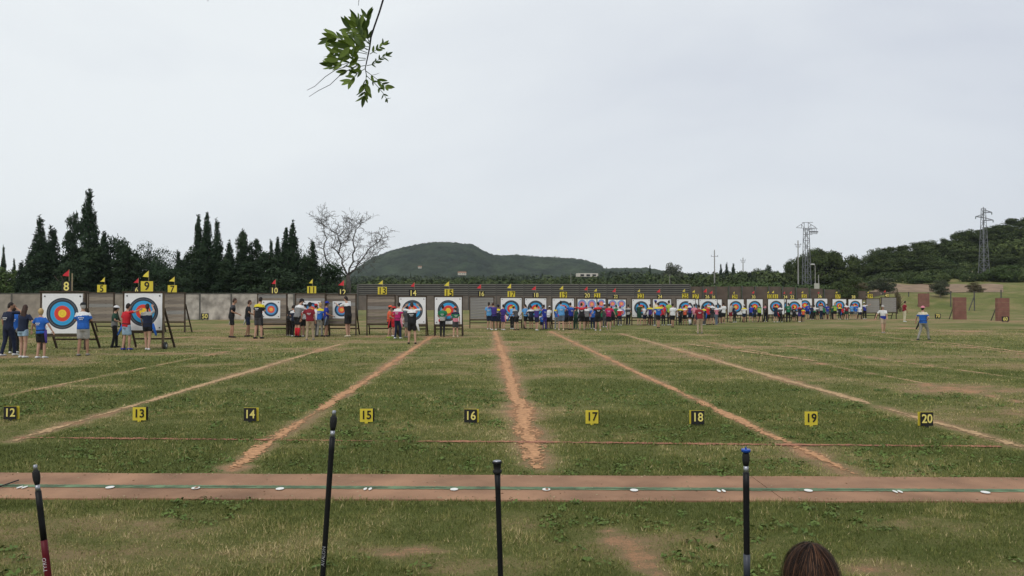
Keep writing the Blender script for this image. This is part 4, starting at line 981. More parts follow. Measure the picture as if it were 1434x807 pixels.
# 23 to 25
PP(895, 456, 424.6, 35, 'dgreen', 'dgreen', 'archer in dark green reaching to target 23', arms=('fwd', 'reach'), hair='dbrown', skin=0, shoes='stone')
PP(919.5, 457.6, 422, -20, 'cream', 'dgrey', 'figure with blue cap and pale shirt at the left of target 24', cap='royal', arms=('hold', 'hold'), skin=0, shoes='white', longsleeve=True, shorts=False)
PP(922, 460.6, 425, 5, 'blue', 'black', 'archer with yellow shoulders and bright blue shirt before target 24', yoke='yellow', arms=('out', 'out'), hair='brown', skin=1, shoes='black', stance=.07)
PP(937.5, 456.3, 421.5, -20, 'lime', 'black', 'archer in yellow green shirt at the right of target 24', arms=('hold', 'fwd'), hair='dbrown', skin=0, shorts=False)
PP(942, 459.8, 426.3, 0, 'white', 'black', 'stout man in plain white shirt and black shorts at target 24', arms=('down', 'out'), hair='dbrown', skin=1, shoes='black', fat=1.2, stance=.05)
PP(952.5, 456.8, 429, 20, 'black', 'black', 'archer in black with yellow shoulders and black trousers at target 25', yoke='yellow', arms=('out', 'fwd'), shorts=False, hair='dbrown', skin=0, shoes='black', stride=.08)
PP(966.5, 456, 423.4, -40, 'purple', 'navy', 'archer in white cap and purple and white shirt right of target 25', cap='white', yoke='white', arms=('hold', 'fwd'), skin=0, shoes='black', socks='white')
PP(980, 468.5, 427.5, 5, 'maroon', 'khaki', 'official in dark red polo and khaki trousers standing out before target 26', arms=('down', 'down'), shorts=False, hair='dbrown', skin=1, shoes='stone', fat=1.1, stance=.13, stride=.06)
PP(997.5, 456, 424.5, 0, 'black', 'dgrey', 'archer in black with white shoulders in front of target 26', yoke='white', arms=('elbow', 'hold'), hair='dbrown', skin=0, shoes='black', bend=8)
PP(1003.5, 455.3, 427, -30, 'pink', 'bluegrey', 'archer in pale red shirt beside target 28', arms=('hold', 'hold'), hair='dbrown', skin=0, yoke='white', shorts=False, shoes='stone')
PP(1013, 452, 422.7, 15, 'white', 'black', 'archer in white shirt and black shorts between targets 28 and 29', arms=('hold', 'fwd'), hair='dbrown', skin=1, shoes='stone', fat=1.1)
PP(1023, 452, 424.6, 60, 'lgrey', 'maroon', 'archer in pale shirt and maroon shorts reaching to target 29', arms=('fwd', 'reach'), hair='dbrown', skin=0, shoes='black')
PP(1051.5, 451.6, 427, 30, 'royal', 'navy', 'stooping archer in deep blue at target 30', arms=('fwd', 'reach'), bend=30, hair='dbrown', skin=0, shoes='stone')
PP(1063.5, 451.6, 425.6, -10, 'lime', 'black', 'archer in lime green shirt and black shorts at target 30', arms=('fwd', 'fwd'), hair='dbrown', skin=0, shoes='black', yoke='green', fat=1.15)
PP(1072, 452, 426.5, 20, 'dgrey', 'navy', 'figure in dark clothes with pink trim left of target 31', arms=('hold', 'hold'), hair='dbrown', skin=0, shoes='white', shorts=False, yoke='pink')
PP(1086.5, 451.8, 426.5, -10, 'navy', 'navy', 'archer in navy with red quiver in front of target 31', arms=('reach', 'hold'), hair='dbrown', skin=0, shoes='white', quiver=('red', 1))
PP(1104, 451.6, 424.6, 20, 'green', 'black', 'archer in green shirt and long black trousers left of target 32', arms=('hold', 'fwd'), hair='dbrown', skin=1, shorts=False, shoes='black', stride=.12)
PP(1120, 451.8, 427, -20, 'navy', 'purple', 'archer in navy and red right of target 32', arms=('hold', 'hold'), yoke='red', hair='dbrown', skin=0, shoes='white', stride=.08)
PP(1131, 447, 424, 0, 'royal', 'navy', 'broad figure in royal blue jacket covering target 35', arms=('hold', 'hold'), hair='dbrown', skin=0, shoes='stone', fat=1.25, longsleeve=True)
PP(1140.5, 447, 427, 10, 'white', 'black', 'archer with white shoulders and green side left of target 36', arms=('fwd', 'hold'), hair='dbrown', skin=0, band='green', shorts=False, shoes='black')
PP(1150, 447.2, 423.3, 10, 'lgrey', 'navy', 'archer in navy cap and pale shirt before target 36', cap='navy', arms=('fwd', 'fwd'), skin=0, shorts=False, shoes='navy', yoke='navy', bend=8)
PP(1159, 447, 425, -10, 'royal', 'bluegrey', 'archer in plain blue between targets 36 and 37', arms=('hold', 'hold'), hair='dbrown', skin=1, shoes='stone')
PP(1165, 447, 427, 20, 'dgreen', 'black', 'figure in black left of target 37', arms=('hold', 'hold'), hair='dbrown', skin=1, shorts=False, shoes='black')
PP(1169.5, 447.3, 423.6, -10, 'lime', 'black', 'archer in lime and green shirt beside target 37', arms=('out', 'fwd'), hair='blond', skin=0, shoes='stone', yoke='green', fat=1.1)
PP(1185.5, 447.2, 424.3, 10, 'maroon', 'dgreen', 'archer in maroon and white between targets 37 and 38', arms=('fwd', 'hold'), hair='dbrown', skin=0, yoke='white', shoes='white')
PP(1193, 447, 425, 25, 'sky', 'dgrey', 'archer in light blue at the left of target 38', arms=('hold', 'reach'), hair='dbrown', skin=0, shoes='stone')
PP(1198.5, 447.2, 425, -10, 'blue', 'grey', 'archer in strong blue in front of target 38', arms=('fwd', 'hold'), hair='dbrown', skin=0, shoes='stone', fat=1.1)
PP(1211, 447.5, 424, -10, 'royal', 'black', 'archer in white cap and blue and white shirt right of target 38', cap='white', yoke='white', arms=('out', 'side'), shorts=False, skin=0, shoes='white')
# walkers on the right
PP(1237, 467.6, 428.8, 195, 'white', 'khaki', 'walker in cap, white shirt with blue sash and khaki shorts near butt 40', cap='lgrey', band='royal', yoke='white', arms=('fwd', 'out'), skin=0, shoes='stone', stride=.19, group='people walking at the right of the field')
PP(1266.5, 452, 422.8, 80, 'maroon', 'cream', 'distant person in red shirt and cream trousers beyond the right end', arms=('down', 'down'), shorts=False, hair='dbrown', skin=1, shoes='white', group='people walking at the right of the field')
PP(1293, 477.5, 430.3, 60, 'blue', 'stone', 'walker in pale brimmed hat, cream and blue shirt and grey trousers striding right', cap='pink', brim=True, yoke='cream', arms=('out', 'hip'), shorts=False, skin=0, shoes='dgrey', stride=.29, fat=1.15, quiver=('black', -1), group='people walking at the right of the field')
EXTRA = [(412, 471, 427, 20, 'navy', 'black', 'dark figure squeezed behind the stooping archers at target 11', None), (423, 472.5, 427, -10, 'red', 'dgrey', 'figure in red behind the archer with long red socks', None),
 (697.5, 462.5, 428, 10, 'navy', 'navy', 'small figure in navy left of the long purple clothes at target 17', 'navy'), (717, 462, 428, 20, 'sky', 'black', 'archer in light blue partly hidden by the yellow cap at target 17', None), (744, 462, 429, -10, 'navy', 'black', 'dark archer just left of target 18', None),
 (768, 462, 430, 30, 'white', 'black', 'small figure in white between targets 18 and 19', 'white'), (780, 462.5, 429, 10, 'blue', 'grey', 'figure in blue left of the broad man at target 19', None), (793, 462.5, 430, -20, 'navy', 'black', 'dark figure right of the broad man at target 19', None),
 (822, 461.5, 428, 5, 'grey', 'black', 'grey shirted archer behind open armed archer at target 20', None), (830, 461.5, 430, 5, 'blue', 'navy', 'blue shirted figure between the two archers with red shoulders', None), (843, 459, 431, 20, 'green', 'black', 'green clad figure at the right of target 21', None),
 (858, 459, 430, -10, 'black', 'black', 'black clad figure left of the green archer at target 22', None), (868, 457, 430, 30, 'red', 'navy', 'red shirted child at the right of target 22', 'red'), (903, 456, 428, -30, 'white', 'navy', 'archer in white right of the dark green one at target 23', None),
 (911, 457, 427, 10, 'purple', 'black', 'purple shirted archer between targets 23 and 24', None), (929, 457, 428, 10, 'red', 'black', 'red shirted archer behind the yellow shouldered archer at target 24', None), (959, 456, 428, 10, 'orange', 'black', 'archer in orange right before target 25', None), (973, 457, 427, 10, 'pink', 'navy', 'pink shirted figure left of the official at target 26', None),
 (986, 455.5, 429, 20, 'navy', 'dgrey', 'dark figure behind the official before target 26', None), (992, 455, 427, -20, 'red', 'black', 'red shirted archer between the official and target 26 centre', None), (1008, 453, 427, 20, 'black', 'black', 'black clad figure left of the white shirted archer by target 28', None), (1029, 452, 428, -30, 'navy', 'black', 'navy clad archer at the middle of target 29', None),
 (1042, 451.5, 427, 10, 'white', 'navy', 'white capped figure between targets 29 and 30', 'white'), (1057, 451.5, 430, 10, 'navy', 'black', 'dark figure between the blue and lime archers at target 30', None), (1093, 451, 427, 10, 'dgrey', 'black', 'grey clad figure between targets 31 and 32', None), (1112, 451, 429, 10, 'black', 'black', 'black clad figure at the middle of target 32', None),
 (1125, 447.5, 427, 10, 'orange', 'navy', 'orange shirted figure left of the royal blue jacket', None), (1137, 447, 427, 10, 'navy', 'black', 'navy clad figure right of the royal blue jacket', None), (1145, 447, 428, -10, 'black', 'black', 'black clad figure left of the navy capped archer at target 36', None), (1154, 447, 428, 10, 'green', 'black', 'green clad figure right of the navy capped archer', None),
 (1176, 447, 427, 10, 'navy', 'black', 'navy clad figure at the middle of target 37', None), (1180, 447, 429, -10, 'red', 'black', 'red clad figure right of target 37', None), (1204, 447, 427, 10, 'white', 'navy', 'white shirted figure at the right edge of target 38', None)]
for i, (px, yf, yt, fd, sh_, bo, lb, cp) in enumerate(EXTRA):
    am = [('hold', 'fwd'), ('fwd', 'hold'), ('hold', 'hold'), ('reach', 'fwd'), ('out', 'fold')][i % 5]
    PP(px, yf, yt, fd, sh_, bo, lb, arms=am, cap=cp, shorts=(i % 3 > 0), skin=i % 3, shoes=['white', 'black', 'stone'][i % 3], yoke=['white', None, 'yellow', None][i % 4], quiver=[None, ('black', 1), None, ('blue', -1)][i % 4], bend=[0, 12, 4, 20][i % 4])
def flush():
    bpy.context.view_layer.update(); dg = bpy.context.evaluated_depsgraph_get()
    for o, mats, post in PEND:
        me = bpy.data.meshes.new_from_object(o.evaluated_get(dg)); 
        if len(me.materials) == 0:
            for m in mats: me.materials.append(m)
        me.polygons.foreach_set('use_smooth', [True]*len(me.polygons))
        if post: me = post(me)
        old = o.data; o.modifiers.clear(); o.data = me
    PEND.clear()
flush()
# ------------------------------------------------------------------ vegetation
BARK = mat('bark', (0.085, 0.065, 0.05), 0.95, 0.3, 5, 0.5, 20)
BARKP = mat('bark_pale', (0.22, 0.195, 0.165), 0.95, 0.3, 5, 0.4, 20)
LEAFM = {
 'cypress': mat('foliage_cypress', (0.013, 0.028, 0.016), 0.9, 0.3, 0.5, tone=(0.042, 0.066, 0.030), spec=0.1),
 'conifer': mat('foliage_conifer', (0.017, 0.034, 0.020), 0.9, 0.3, 0.4, tone=(0.052, 0.076, 0.034), spec=0.1),
 'broad': mat('foliage_broadleaf', (0.030, 0.048, 0.018), 0.9, 0.3, 0.4, tone=(0.095, 0.118, 0.040), spec=0.1),
 'olive': mat('foliage_olive', (0.048, 0.060, 0.038), 0.9, 0.3, 0.4, tone=(0.105, 0.115, 0.070), spec=0.1),
 'pine': mat('foliage_pine', (0.024, 0.042, 0.015), 0.9, 0.4, 0.3, tone=(0.095, 0.115, 0.035), spec=0.1),
 'green': mat('foliage_light_green', (0.045, 0.075, 0.026), 0.9, 0.3, 0.4, tone=(0.10, 0.14, 0.045), spec=0.1),
 'wood': mat('foliage_far_wood', (0.026, 0.042, 0.022), 0.9, 0.35, 0.05, tone=(0.085, 0.105, 0.045), spec=0.1),
 'dry': mat('foliage_dry', (0.10, 0.085, 0.05), 0.9, 0.3, 0.4, tone=(0.19, 0.16, 0.09), spec=0.1)}
def leaves(P_, N_, size, r, aspect=1.6, up=0.0):
    """quads at P_ with normals N_ (unit), random spin; returns V, F"""
    n = len(P_); a = r.normal(size=(n, 3)); a[:, 2] += up*3
    t = a-(a*N_).sum(1)[:, None]*N_; t /= np.linalg.norm(t, axis=1)[:, None]+1e-9; b = np.cross(N_, t)
    s = (size*(0.55+0.9*r.random(n)))[:, None]
    V = np.stack([P_-b*s*0.5, P_+t*s*aspect*0.35-b*s*0.28, P_+t*s*aspect, P_+b*s*0.5], 1).reshape(-1, 3)
    return V, np.arange(4*n).reshape(-1, 4)
def crown_mesh(name, blobs, n, size, m, seed, up=0.0, fill=0.25, gap=0.0):
    """blobs (x,y,z,rx,ry,rz): leaf quads in ragged shells around them"""
    r = np.random.default_rng(seed); B = np.array(blobs); vol = (B[:, 3]*B[:, 5])+0.3*B[:, 3]*B[:, 4]; pr = vol/vol.sum()
    k = r.choice(len(B), n, p=pr); d = r.normal(size=(n, 3)); d /= np.linalg.norm(d, axis=1)[:, None]
    inner = r.random(n) < fill; rad = np.where(inner, r.uniform(.3, .8, n), r.normal(0.97, 0.09, n))
    lum = 0.5+0.5*np.sin(d[:, 0]*5.1+k)*np.cos(d[:, 2]*6.3+k*2.1)*np.sin(d[:, 1]*4.7+k*.7)
    rad = rad*(0.86+0.26*lum)
    P_ = B[k, :3]+d*rad[:, None]*B[k, 3:6]
    N_ = d+r.normal(size=(n, 3))*0.55; N_ /= np.linalg.norm(N_, axis=1)[:, None]
    V, F = leaves(P_, N_, np.full(n, size), r, up=up)
    tk = r.random(len(B))
    tone = np.clip(0.10+0.35*tk[k]+0.45*lum*(0.3+0.7*r.random(n)), 0, 1)
    me = npmesh(name, V, F, m, {'tone': np.repeat(tone, 4)}); return me
TREE = {}
def cyp(seed, lump=0.10, split=1):
    r = np.random.default_rng(seed); bl = []
    for q in range(split):
        ox = 0 if split == 1 else (q-(split-1)/2)*0.85; top = 1.0 if q == 0 else 0.80+0.1*r.random()
        nn = 26
        for i in range(nn):
            z = i/(nn-1); w = (min(1, (z+0.05)*5))*(1-z**5)**0.8*(1-0.22*z); w = max(w, 0.20 if z > .9 else 0.30)
            bl.append((ox+r.uniform(-.12, .12)*w, r.uniform(-.1, .1), z*top*10+0.2, (0.9*w+.04)*(1+r.uniform(-lump, lump)), (0.9*w+.04), 0.55))
            if r.random() < .65: a = r.random()*6.28; bl.append((ox+math.cos(a)*w*.7, math.sin(a)*w*.7, z*top*10+0.3, .34*w+.05, .34*w+.05, .75))
    return bl
for i in range(4):
    TREE['cypress%d' % i] = [(crown_mesh('crown', cyp(40+i, .14), 7500, 0.15, LEAFM['cypress'], 60+i, up=0.35, fill=0.35))]
TREE['cypressx'] = [crown_mesh('crown', cyp(71, .2, 2), 9000, 0.16, LEAFM['cypress'], 71, up=0.35, fill=.35)]
def conif(seed):
    r = np.random.default_rng(seed); bl = []
    for i in range(60):
        z = 0.4+9.3*(i/60); w = 2.9*(1-(z/10.2))**0.62+0.15; a = r.random()*6.28; rr = w*(0.30+0.70*r.random())
        bl.append((math.cos(a)*rr, math.sin(a)*rr, z, .55*w**.5, .55*w**.5, .42))
    for i in range(12): bl.append((0, 0, 0.5+i*.75, 1.6*(1-i/13), 1.6*(1-i/13), .7))
    return bl
for i in range(3): TREE['conifer%d' % i] = [crown_mesh('crown', conif(80+i), 8500, 0.20, LEAFM['conifer'], 90+i, up=0.1, fill=.3)]
def round_(seed, flat=0.75, nb=34, base=3.0, span=3.0):
    r = np.random.default_rng(seed); bl = [(0, 0, base+(10-base)*.42, span*.62, span*.62, (10-base)*.36)]
    for i in range(nb):
        a = r.random()*6.28; rr = span*r.random()**.6; zz = base+ (10-base)*(r.random()**.8)*(1-(rr/span)**2*0.55)*0.9
        s = 0.65+0.75*r.random(); bl.append((math.cos(a)*rr, math.sin(a)*rr, zz, s*1.15, s*1.15, s*flat))
    return bl
for k, mm, base in (('broad', 'broad', 2.2), ('olive', 'olive', 1.6), ('green', 'green', 1.0), ('dry', 'dry', 1.0)):
    for i in range(2): TREE['%s%d' % (k, i)] = [crown_mesh('crown', round_(100+i*7+len(k)*13, .75, 34, base), 7000, 0.23, LEAFM[mm], 120+i+len(k))]
for i in range(2): TREE['dark%d' % i] = [crown_mesh('crown', round_(210+i, .8, 40, 1.4), 8000, 0.21, LEAFM['conifer'], 220+i)]
TREE['sparse0'] = [crown_mesh('crown', round_(143, .6, 30, 3.5, 3.2), 2600, 0.17, LEAFM['conifer'], 144, fill=.5)]
def umb(seed):
    r = np.random.default_rng(seed); bl = []
    for i in range(46):
        a = r.random()*6.28; rr = 5.2*r.random()**.55; zz = 8.9-1.9*(rr/5.2)**2+r.uniform(-.7, .35)
        s = 0.7+0.6*r.random(); bl.append((math.cos(a)*rr, math.sin(a)*rr, zz-.5, s*1.35, s*1.35, s*.8))
    return bl
for i in range(3): TREE['umbrella%d' % i] = [crown_mesh('crown', umb(160+i), 9500, 0.27, LEAFM['pine'], 170+i, fill=.35)]
for i in range(3): TREE['pine%d' % i] = [crown_mesh('crown', round_(180+i*3, .62, 46, 1.2, 3.9), 9500, 0.25, LEAFM['pine'], 190+i, fill=.3)]
TRUNKS = {}; TOPZ = {}
def trunk_mesh(kind, seed):
    """tapered trunk with limbs for a 10 m tree"""
    r = random.Random(seed); mb = MB()
    if kind.startswith('cypress') or kind.startswith('conifer'):
        mb.loft([(0, 0, -.3), (0.03, 0, 2), (0, .03, 6), (0, 0, 9.4)], [.22, .17, .10, .03], 8)
        for i in range(10):
            z = 1+i*.75; a = r.random()*6.28; mb.loft([(0, 0, z), (math.cos(a)*.6, math.sin(a)*.6, z+.8)], [.05, .015], 5)
    elif kind.startswith('umbrella'):
        mb.loft([(0, 0, -.4), (.15, .05, 2), (.05, 0, 4.2), (0, 0, 5.4)], [.34, .27, .24, .2], 9)
        for i in range(9):
            a = i*6.28/9+r.random()*.4; mb.loft([(0, 0, 4.2+r.random()), (math.cos(a)*1.5, math.sin(a)*1.5, 6.2), (math.cos(a)*3.4, math.sin(a)*3.4, 7.5)], [.16, .10, .04], 6)
    else:
        mb.loft([(0, 0, -.4), (.12, .05, 1.4), (.0, 0, 3.2), (.1, 0, 6)], [.28, .21, .17, .08], 8)
        for i in range(8):
            a = i*6.28/8+r.random()*.5; z = 1.6+r.random()*2; mb.loft([(0.05, 0, z), (math.cos(a)*1.2, math.sin(a)*1.2, z+1.6), (math.cos(a)*2.2, math.sin(a)*2.2, z+3)], [.12, .08, .03], 6)
    return mb.mesh('trunk', BARKP if kind.startswith(('olive', 'sparse')) else BARK, True)
KIND = {'cypress': 'cypress_tree', 'conifer': 'conifer_tree', 'broad': 'broadleaf_tree', 'olive': 'olive_tree', 'green': 'shrub', 'dry': 'shrub', 'sparse': 'broadleaf_tree', 'dark': 'broadleaf_tree', 'umbrella': 'umbrella_pine', 'pine': 'pine_tree'}
def tree(kind, px, ytop, wpx, d, label, group=None, base=None, cat='tree', rz=None):
    if kind.startswith('cypress') and wpx > 10: wpx *= 1.12
    """wpx: crown width in photo pixels; natural crown 2 m (cypress), 6-7 m (round), 11 m (umbrella) wide and 10 m tall"""
    p = P(px, ytop, d); z0 = H1(p.x, d) if base is None else base
    h = p.z-z0; w = wpx/1080*d
    k0 = ''.join(c for c in kind if not c.isdigit()).rstrip('x') if kind != 'cypressx' else 'cypress'
    natw = {'cypress': 1.85, 'conifer': 5.0, 'umbrella': 12.6, 'pine': 8.8}.get(k0, 7.4)
    if kind == 'cypressx': natw = 3.4
    nm = KIND[k0]; 
    if k0 in ('green', 'dry'): cat = 'shrub'
    t = thing(nm, label, cat, (p.x, d, z0-0.1), random.uniform(0, 6.28) if rz is None else rz, group)
    if kind not in TOPZ:
        co = np.empty(len(TREE[kind][0].vertices)*3, np.float32); TREE[kind][0].vertices.foreach_get('co', co); TOPZ[kind] = float(np.percentile(co[2::3], 99.93))
    hf = h/TOPZ[kind]; wf = w/natw
    if kind not in TRUNKS: TRUNKS[kind] = trunk_mesh(kind, len(kind))
    link('trunk', TRUNKS[kind], t, scale=(max(wf, .5), max(wf, .5), hf)); link('crown', TREE[kind][0], t, scale=(wf, wf, hf))
    return t
# --- cemetery cypresses and conifers behind the wall, left
GL = 'dark trees behind the concrete wall'
for a in [
 ('cypress0', 5, 344, 9, 125, 'small distant spindly cypress at the far left edge'),
 ('cypress1', 20, 362, 8, 125, 'small distant cypress second from the left edge'),
 ('green0', 8, 374, 70, 100, 'pale green rounded bush at the far left behind the wall'),
 ('cypress2', 30, 365, 16, 95, 'short cypress at the foot of the first tall cypress pair'),
 ('cypress3', 42, 350, 18, 94, 'middling cypress just left of the first tall cypress pair'),
 ('cypress0', 56, 303, 25, 92, 'tall blunt topped cypress, left one of the first pair'),
 ('cypress2', 74, 317, 27, 91, 'tall cypress, right one of the first pair'),
 ('conifer0', 104, 298, 40, 98, 'dark conifer with stepped branches left of the tallest cypress'),
 ('cypress1', 124, 265, 27, 92, 'tallest cypress of all with a pointed top at left'),
 ('cypress3', 146, 323, 20, 90, 'cypress topped conifer just right of the tallest cypress'),
 ('conifer1', 132, 345, 70, 88, 'dark spreading conifer under the tallest cypress'),
 ('dark0', 168, 330, 52, 92, 'dark rounded tree above the number five board'),
 ('conifer2', 178, 345, 56, 88, 'dark dense conifer above the number nine board'),
 ('sparse0', 203, 334, 34, 97, 'thin tree with airy dark leaves above the number nine board'),
 ('sparse0', 228, 343, 52, 99, 'broad airy half bare tree above the number seven board'),
 ('dark1', 215, 362, 62, 90, 'dark bushy undergrowth tree left of number seven'),
 ('cypress0', 250, 350, 15, 92, 'short cypress left of the triple cypress group'),
 ('cypress2', 262, 360, 14, 90, 'small dark cypress at the foot of the triple group'),
 ('cypress3', 278, 300, 16, 93, 'first cypress of the tall triple group'),
 ('cypress1', 290.5, 297, 19, 92, 'middle cypress of the tall triple group'),
 ('cypress0', 304, 307, 18, 91, 'third cypress of the tall triple group'),
 ('conifer0', 272, 345, 44, 88, 'dark conifer below the triple cypress group'),
 ('cypress2', 321, 337, 20, 90, 'cypress between the triple group and the fir shaped conifer'),
 ('conifer1', 340, 322, 42, 92, 'fir shaped conifer with pointed tiers'),
 ('conifer2', 359, 334, 34, 93, 'smaller fir shaped conifer right of the pointed one'),
 ('conifer0', 316, 362, 46, 86, 'low dark conifer mass left of number ten'),
 ('cypress0', 380, 335, 13, 92, 'slender cypress above the number ten board'),
 ('cypress3', 389, 331, 14, 93, 'slender cypress right above the number ten board'),
 ('cypress1', 401, 318, 18, 92, 'tall cypress left of the one with the needle top'),
 ('cypress2', 410, 309, 20, 91, 'tall needle topped cypress above number eleven'),
 ('conifer1', 377, 352, 58, 88, 'dark wide conifer below the right hand cypresses'),
 ('conifer2', 352, 366, 60, 85, 'lowest dark bush in front of the fir shaped conifers'),
 ('sparse0', 424, 342, 30, 98, 'airy small tree between the last two cypresses'),
 ('cypress0', 438.5, 336, 20, 90, 'last cypress of the row beside the bare tree'),
 ('conifer0', 430, 358, 44, 87, 'dark conifer around the last cypress'),
 ('dark0', 462, 368, 56, 88, 'dark bush below the bare tree'),
 ('dark1', 100, 366, 70, 86, 'brownish dark tree mass above the number eight board'),
 ('dark0', 240, 372, 70, 84, 'dark bush behind the number seven board'),
 ('conifer2', 60, 350, 56, 90, 'dark conifer mass under the first cypress pair'),
 ('dark1', 400, 374, 90, 85, 'low dark bushes behind the number ten and eleven boards')]:
    tree(*a, group=GL)
for i, (px, yt, w_, dd) in enumerate([(20, 392, 60, 104), (60, 372, 60, 104), (92, 350, 40, 101), (110, 345, 50, 102), (150, 352, 60, 104), (190, 352, 60, 104), (212, 366, 50, 103), (255, 368, 50, 104), (262, 352, 30, 101), (296, 345, 50, 102), (318, 352, 40, 103), (342, 348, 50, 103), (366, 352, 40, 104), (392, 345, 44, 103), (414, 352, 40, 102), (438, 368, 50, 104), (456, 376, 40, 103)]):
    WH = ['at the foot of the tiny cypresses far left', 'behind the first tall cypress pair', 'left behind the stepped conifer', 'behind the stepped conifer near the tallest cypress', 'right behind the tallest cypress', 'above the black six board',
          'between the airy trees above the seven board', 'at the left foot of the triple cypress group', 'touching the first cypress of the triple group', 'behind the third cypress of the triple group', 'between the triple group and pointed conifer', 'behind the fir shaped pointed conifer',
          'left above the number ten board', 'behind the cypresses above the ten board', 'behind the needle topped cypress', 'behind the last cypress of the row', 'at the left foot of the bare tree']
    tree(['dark0', 'conifer1', 'conifer2', 'dark1', 'conifer0'][i % 5], px, yt+5, w_*1.05, dd, 'shadowy conifer '+WH[i], group='conifers filling the tree row behind the wall')
# bare tree
BARKT = mat('bark_bare_tree', (0.085, 0.075, 0.066), 0.95, 0.3, 5, 0.4, 20)
def bare_tree():
    r = random.Random(11); d = 96.0; base = P(489, 423, d); t = thing('bare_tree', 'bare grey tree with a wide crooked leafless crown', 'tree', (base.x, d, 0))
    k = 1080/d
    def L(px, py):
        px, py = 489+(px-489)*0.86, 378+(py-378)*0.86 if py < 378 else py; q = P(px, py, d); return Vector((q.x-base.x, 0, q.z))
    trunk = MB(); trunk.loft([Vector((-.1, 0, -.3)), L(488, 400), L(487, 385)], [.38, .30, .24], 9)
    trunk.obj('trunk', BARKT, t, True)
    tw = MB()
    def grow(p, dirv, ln, rad, depth):
        pts = [p]; rads = [rad]; d_ = dirv.normalized(); n = 4
        for i in range(n):
            d_ = (d_+Vector((r.uniform(-.6, .6), r.uniform(-.6, .6), r.uniform(-.45, .42)))).normalized(); p = p+d_*(ln/n); pts.append(p); rads.append(rad*(1-0.14*(i+1)))
            if depth > 0 and i > 0 and r.random() < .9:
                s = Vector((r.uniform(-1, 1), r.uniform(-1, 1), r.uniform(-.2, .75))); grow(p, (d_*0.6+s*0.8), ln*r.uniform(.50, .75), rads[-1]*.62, depth-1)
        tw.loft(pts, [max(q, .017) for q in rads], 5 if rad > .03 else 3, closed=False)
        if depth > 0: grow(p, d_+Vector((r.uniform(-.4, .4), r.uniform(-.4, .4), .2)), ln*.7, rads[-1]*.85, depth-1)
    def limb(pix, r0, r1, ys=0.0, ndep=4):
        mb = MB(); pts = []; nn = len(pix)
        px2 = [pix[0]]
        for q0, q1 in zip(pix[:-1], pix[1:]): px2 += [((q0[0]+q1[0])/2+r.uniform(-3.2, 3.2), (q0[1]+q1[1])/2+r.uniform(-2.5, 2.5)), q1]
        pix = px2; nn = len(pix)
        for i, (a, b) in enumerate(pix): v = L(a, b); v.y = ys*i/nn*1.0+r.uniform(-.1, .1); pts.append(v)
        rd = [(r0+(r1-r0)*i/(nn-1))*.8 for i in range(nn)]; mb.loft(pts, rd, 7); mb.obj('limb', BARKT, t, True)
        for i in range(1, nn):
            for q in range((1 if i % 2 else 2) if i < nn-1 else 4):
                dd = (pts[i]-pts[i-1]).normalized(); grow(pts[i], dd*0.5+Vector((r.uniform(-1, 1), r.uniform(-1, 1), r.uniform(-.5, .6)))*.9, r.uniform(.8, 1.45), rd[i]*.5, 2)
    limb([(487, 386), (477, 368), (471, 352), (474, 335), (470, 322), (478, 312)], .15, .05, .8)
    limb([(486, 388), (466, 374), (452, 362), (449, 345), (455, 328), (450, 312), (447, 300)], .14, .04, -1.0)
    limb([(488, 386), (496, 365), (500, 345), (497, 330), (503, 314), (512, 305)], .14, .045, -1.5)
    limb([(490, 384), (503, 368), (515, 352), (523, 340), (536, 330), (538, 320)], .13, .035, 1.3)
    limb([(471, 352), (462, 342), (466, 326), (458, 313), (452, 299)], .08, .03, .5)
    limb([(474, 336), (485, 328), (489, 316), (495, 306)], .08, .03, 1.5)
    limb([(503, 368), (514, 366), (524, 360), (532, 346)], .07, .025, -1.2)
    limb([(466, 374), (455, 370), (446, 372), (438, 362)], .07, .025, .9)
    tw.obj('twigs', BARKT, t)
bare_tree()
# --- mountain and low hills
MOUNT = mat('wooded_mountain', (0.010, 0.018, 0.012), 0.95, 0.6, 0.03, 0.0, tone=(0.048, 0.064, 0.030), detail=8, spec=0.05)
def ridge(name, prof, d, depth, nx, ny, bump, cell, seed, drop=500, m=MOUNT, lab='x'):
    pxs = np.array([p[0] for p in prof], float); pys = np.array([p[1] for p in prof], float)
    X = np.linspace((pxs[0]-717)/1080*d, (pxs[-1]-717)/1080*d, nx); T = np.linspace(0, 1.35, ny)
    top = H+(422.5-np.interp(X/d*1080+717, pxs, pys))*d/1080-bump*1.9
    Xg, Tg = np.meshgrid(X, T, indexing='xy'); Y = d-depth+Tg*depth
    Xw = Xg*Y/d
    prf = np.where(Tg <= 1, np.sin(np.clip(Tg, 0, 1)*np.pi/2)**1.2, np.cos((Tg-1)*2.2))
    spur = 0.86+0.28*fbm(Xw/230+3, Y/300, seed, 3); spur = np.minimum(1, spur)
    Z = np.maximum(top, 2)[None, :]*prf*spur
    can = vnoise(Xw/cell, Y/cell, seed+3)*0.6+vnoise(Xw/cell*2.1, Y/cell*2.1, seed+4)*0.4
    Z = Z+bump*2*can
    V = np.stack([Xw, Y, Z], -1).reshape(-1, 3); i = np.arange(ny-1)[:, None]*nx+np.arange(nx-1)[None, :]
    F = np.stack([i, i+1, i+nx+1, i+nx], -1).reshape(-1, 4)
    tone = np.clip(0.55*can+0.9*(fbm(Xw/60, Y/60, seed+9)-0.35), 0, 1)
    o = link(name, npmesh(name, V, F, m, {'tone': tone.ravel()})); o['kind'] = 'structure'; return o
ridge('mountain', [(380, 412), (440, 398), (485, 383), (520, 361), (545, 352), (575, 344), (600, 340), (622, 339), (645, 341), (660, 342), (675, 350), (690, 357), (705, 358), (725, 357), (760, 360), (790, 361), (815, 363), (835, 369), (850, 375), (880, 388), (900, 400)], 1700, 620, 900, 260, 4.2, 9.0, 1)
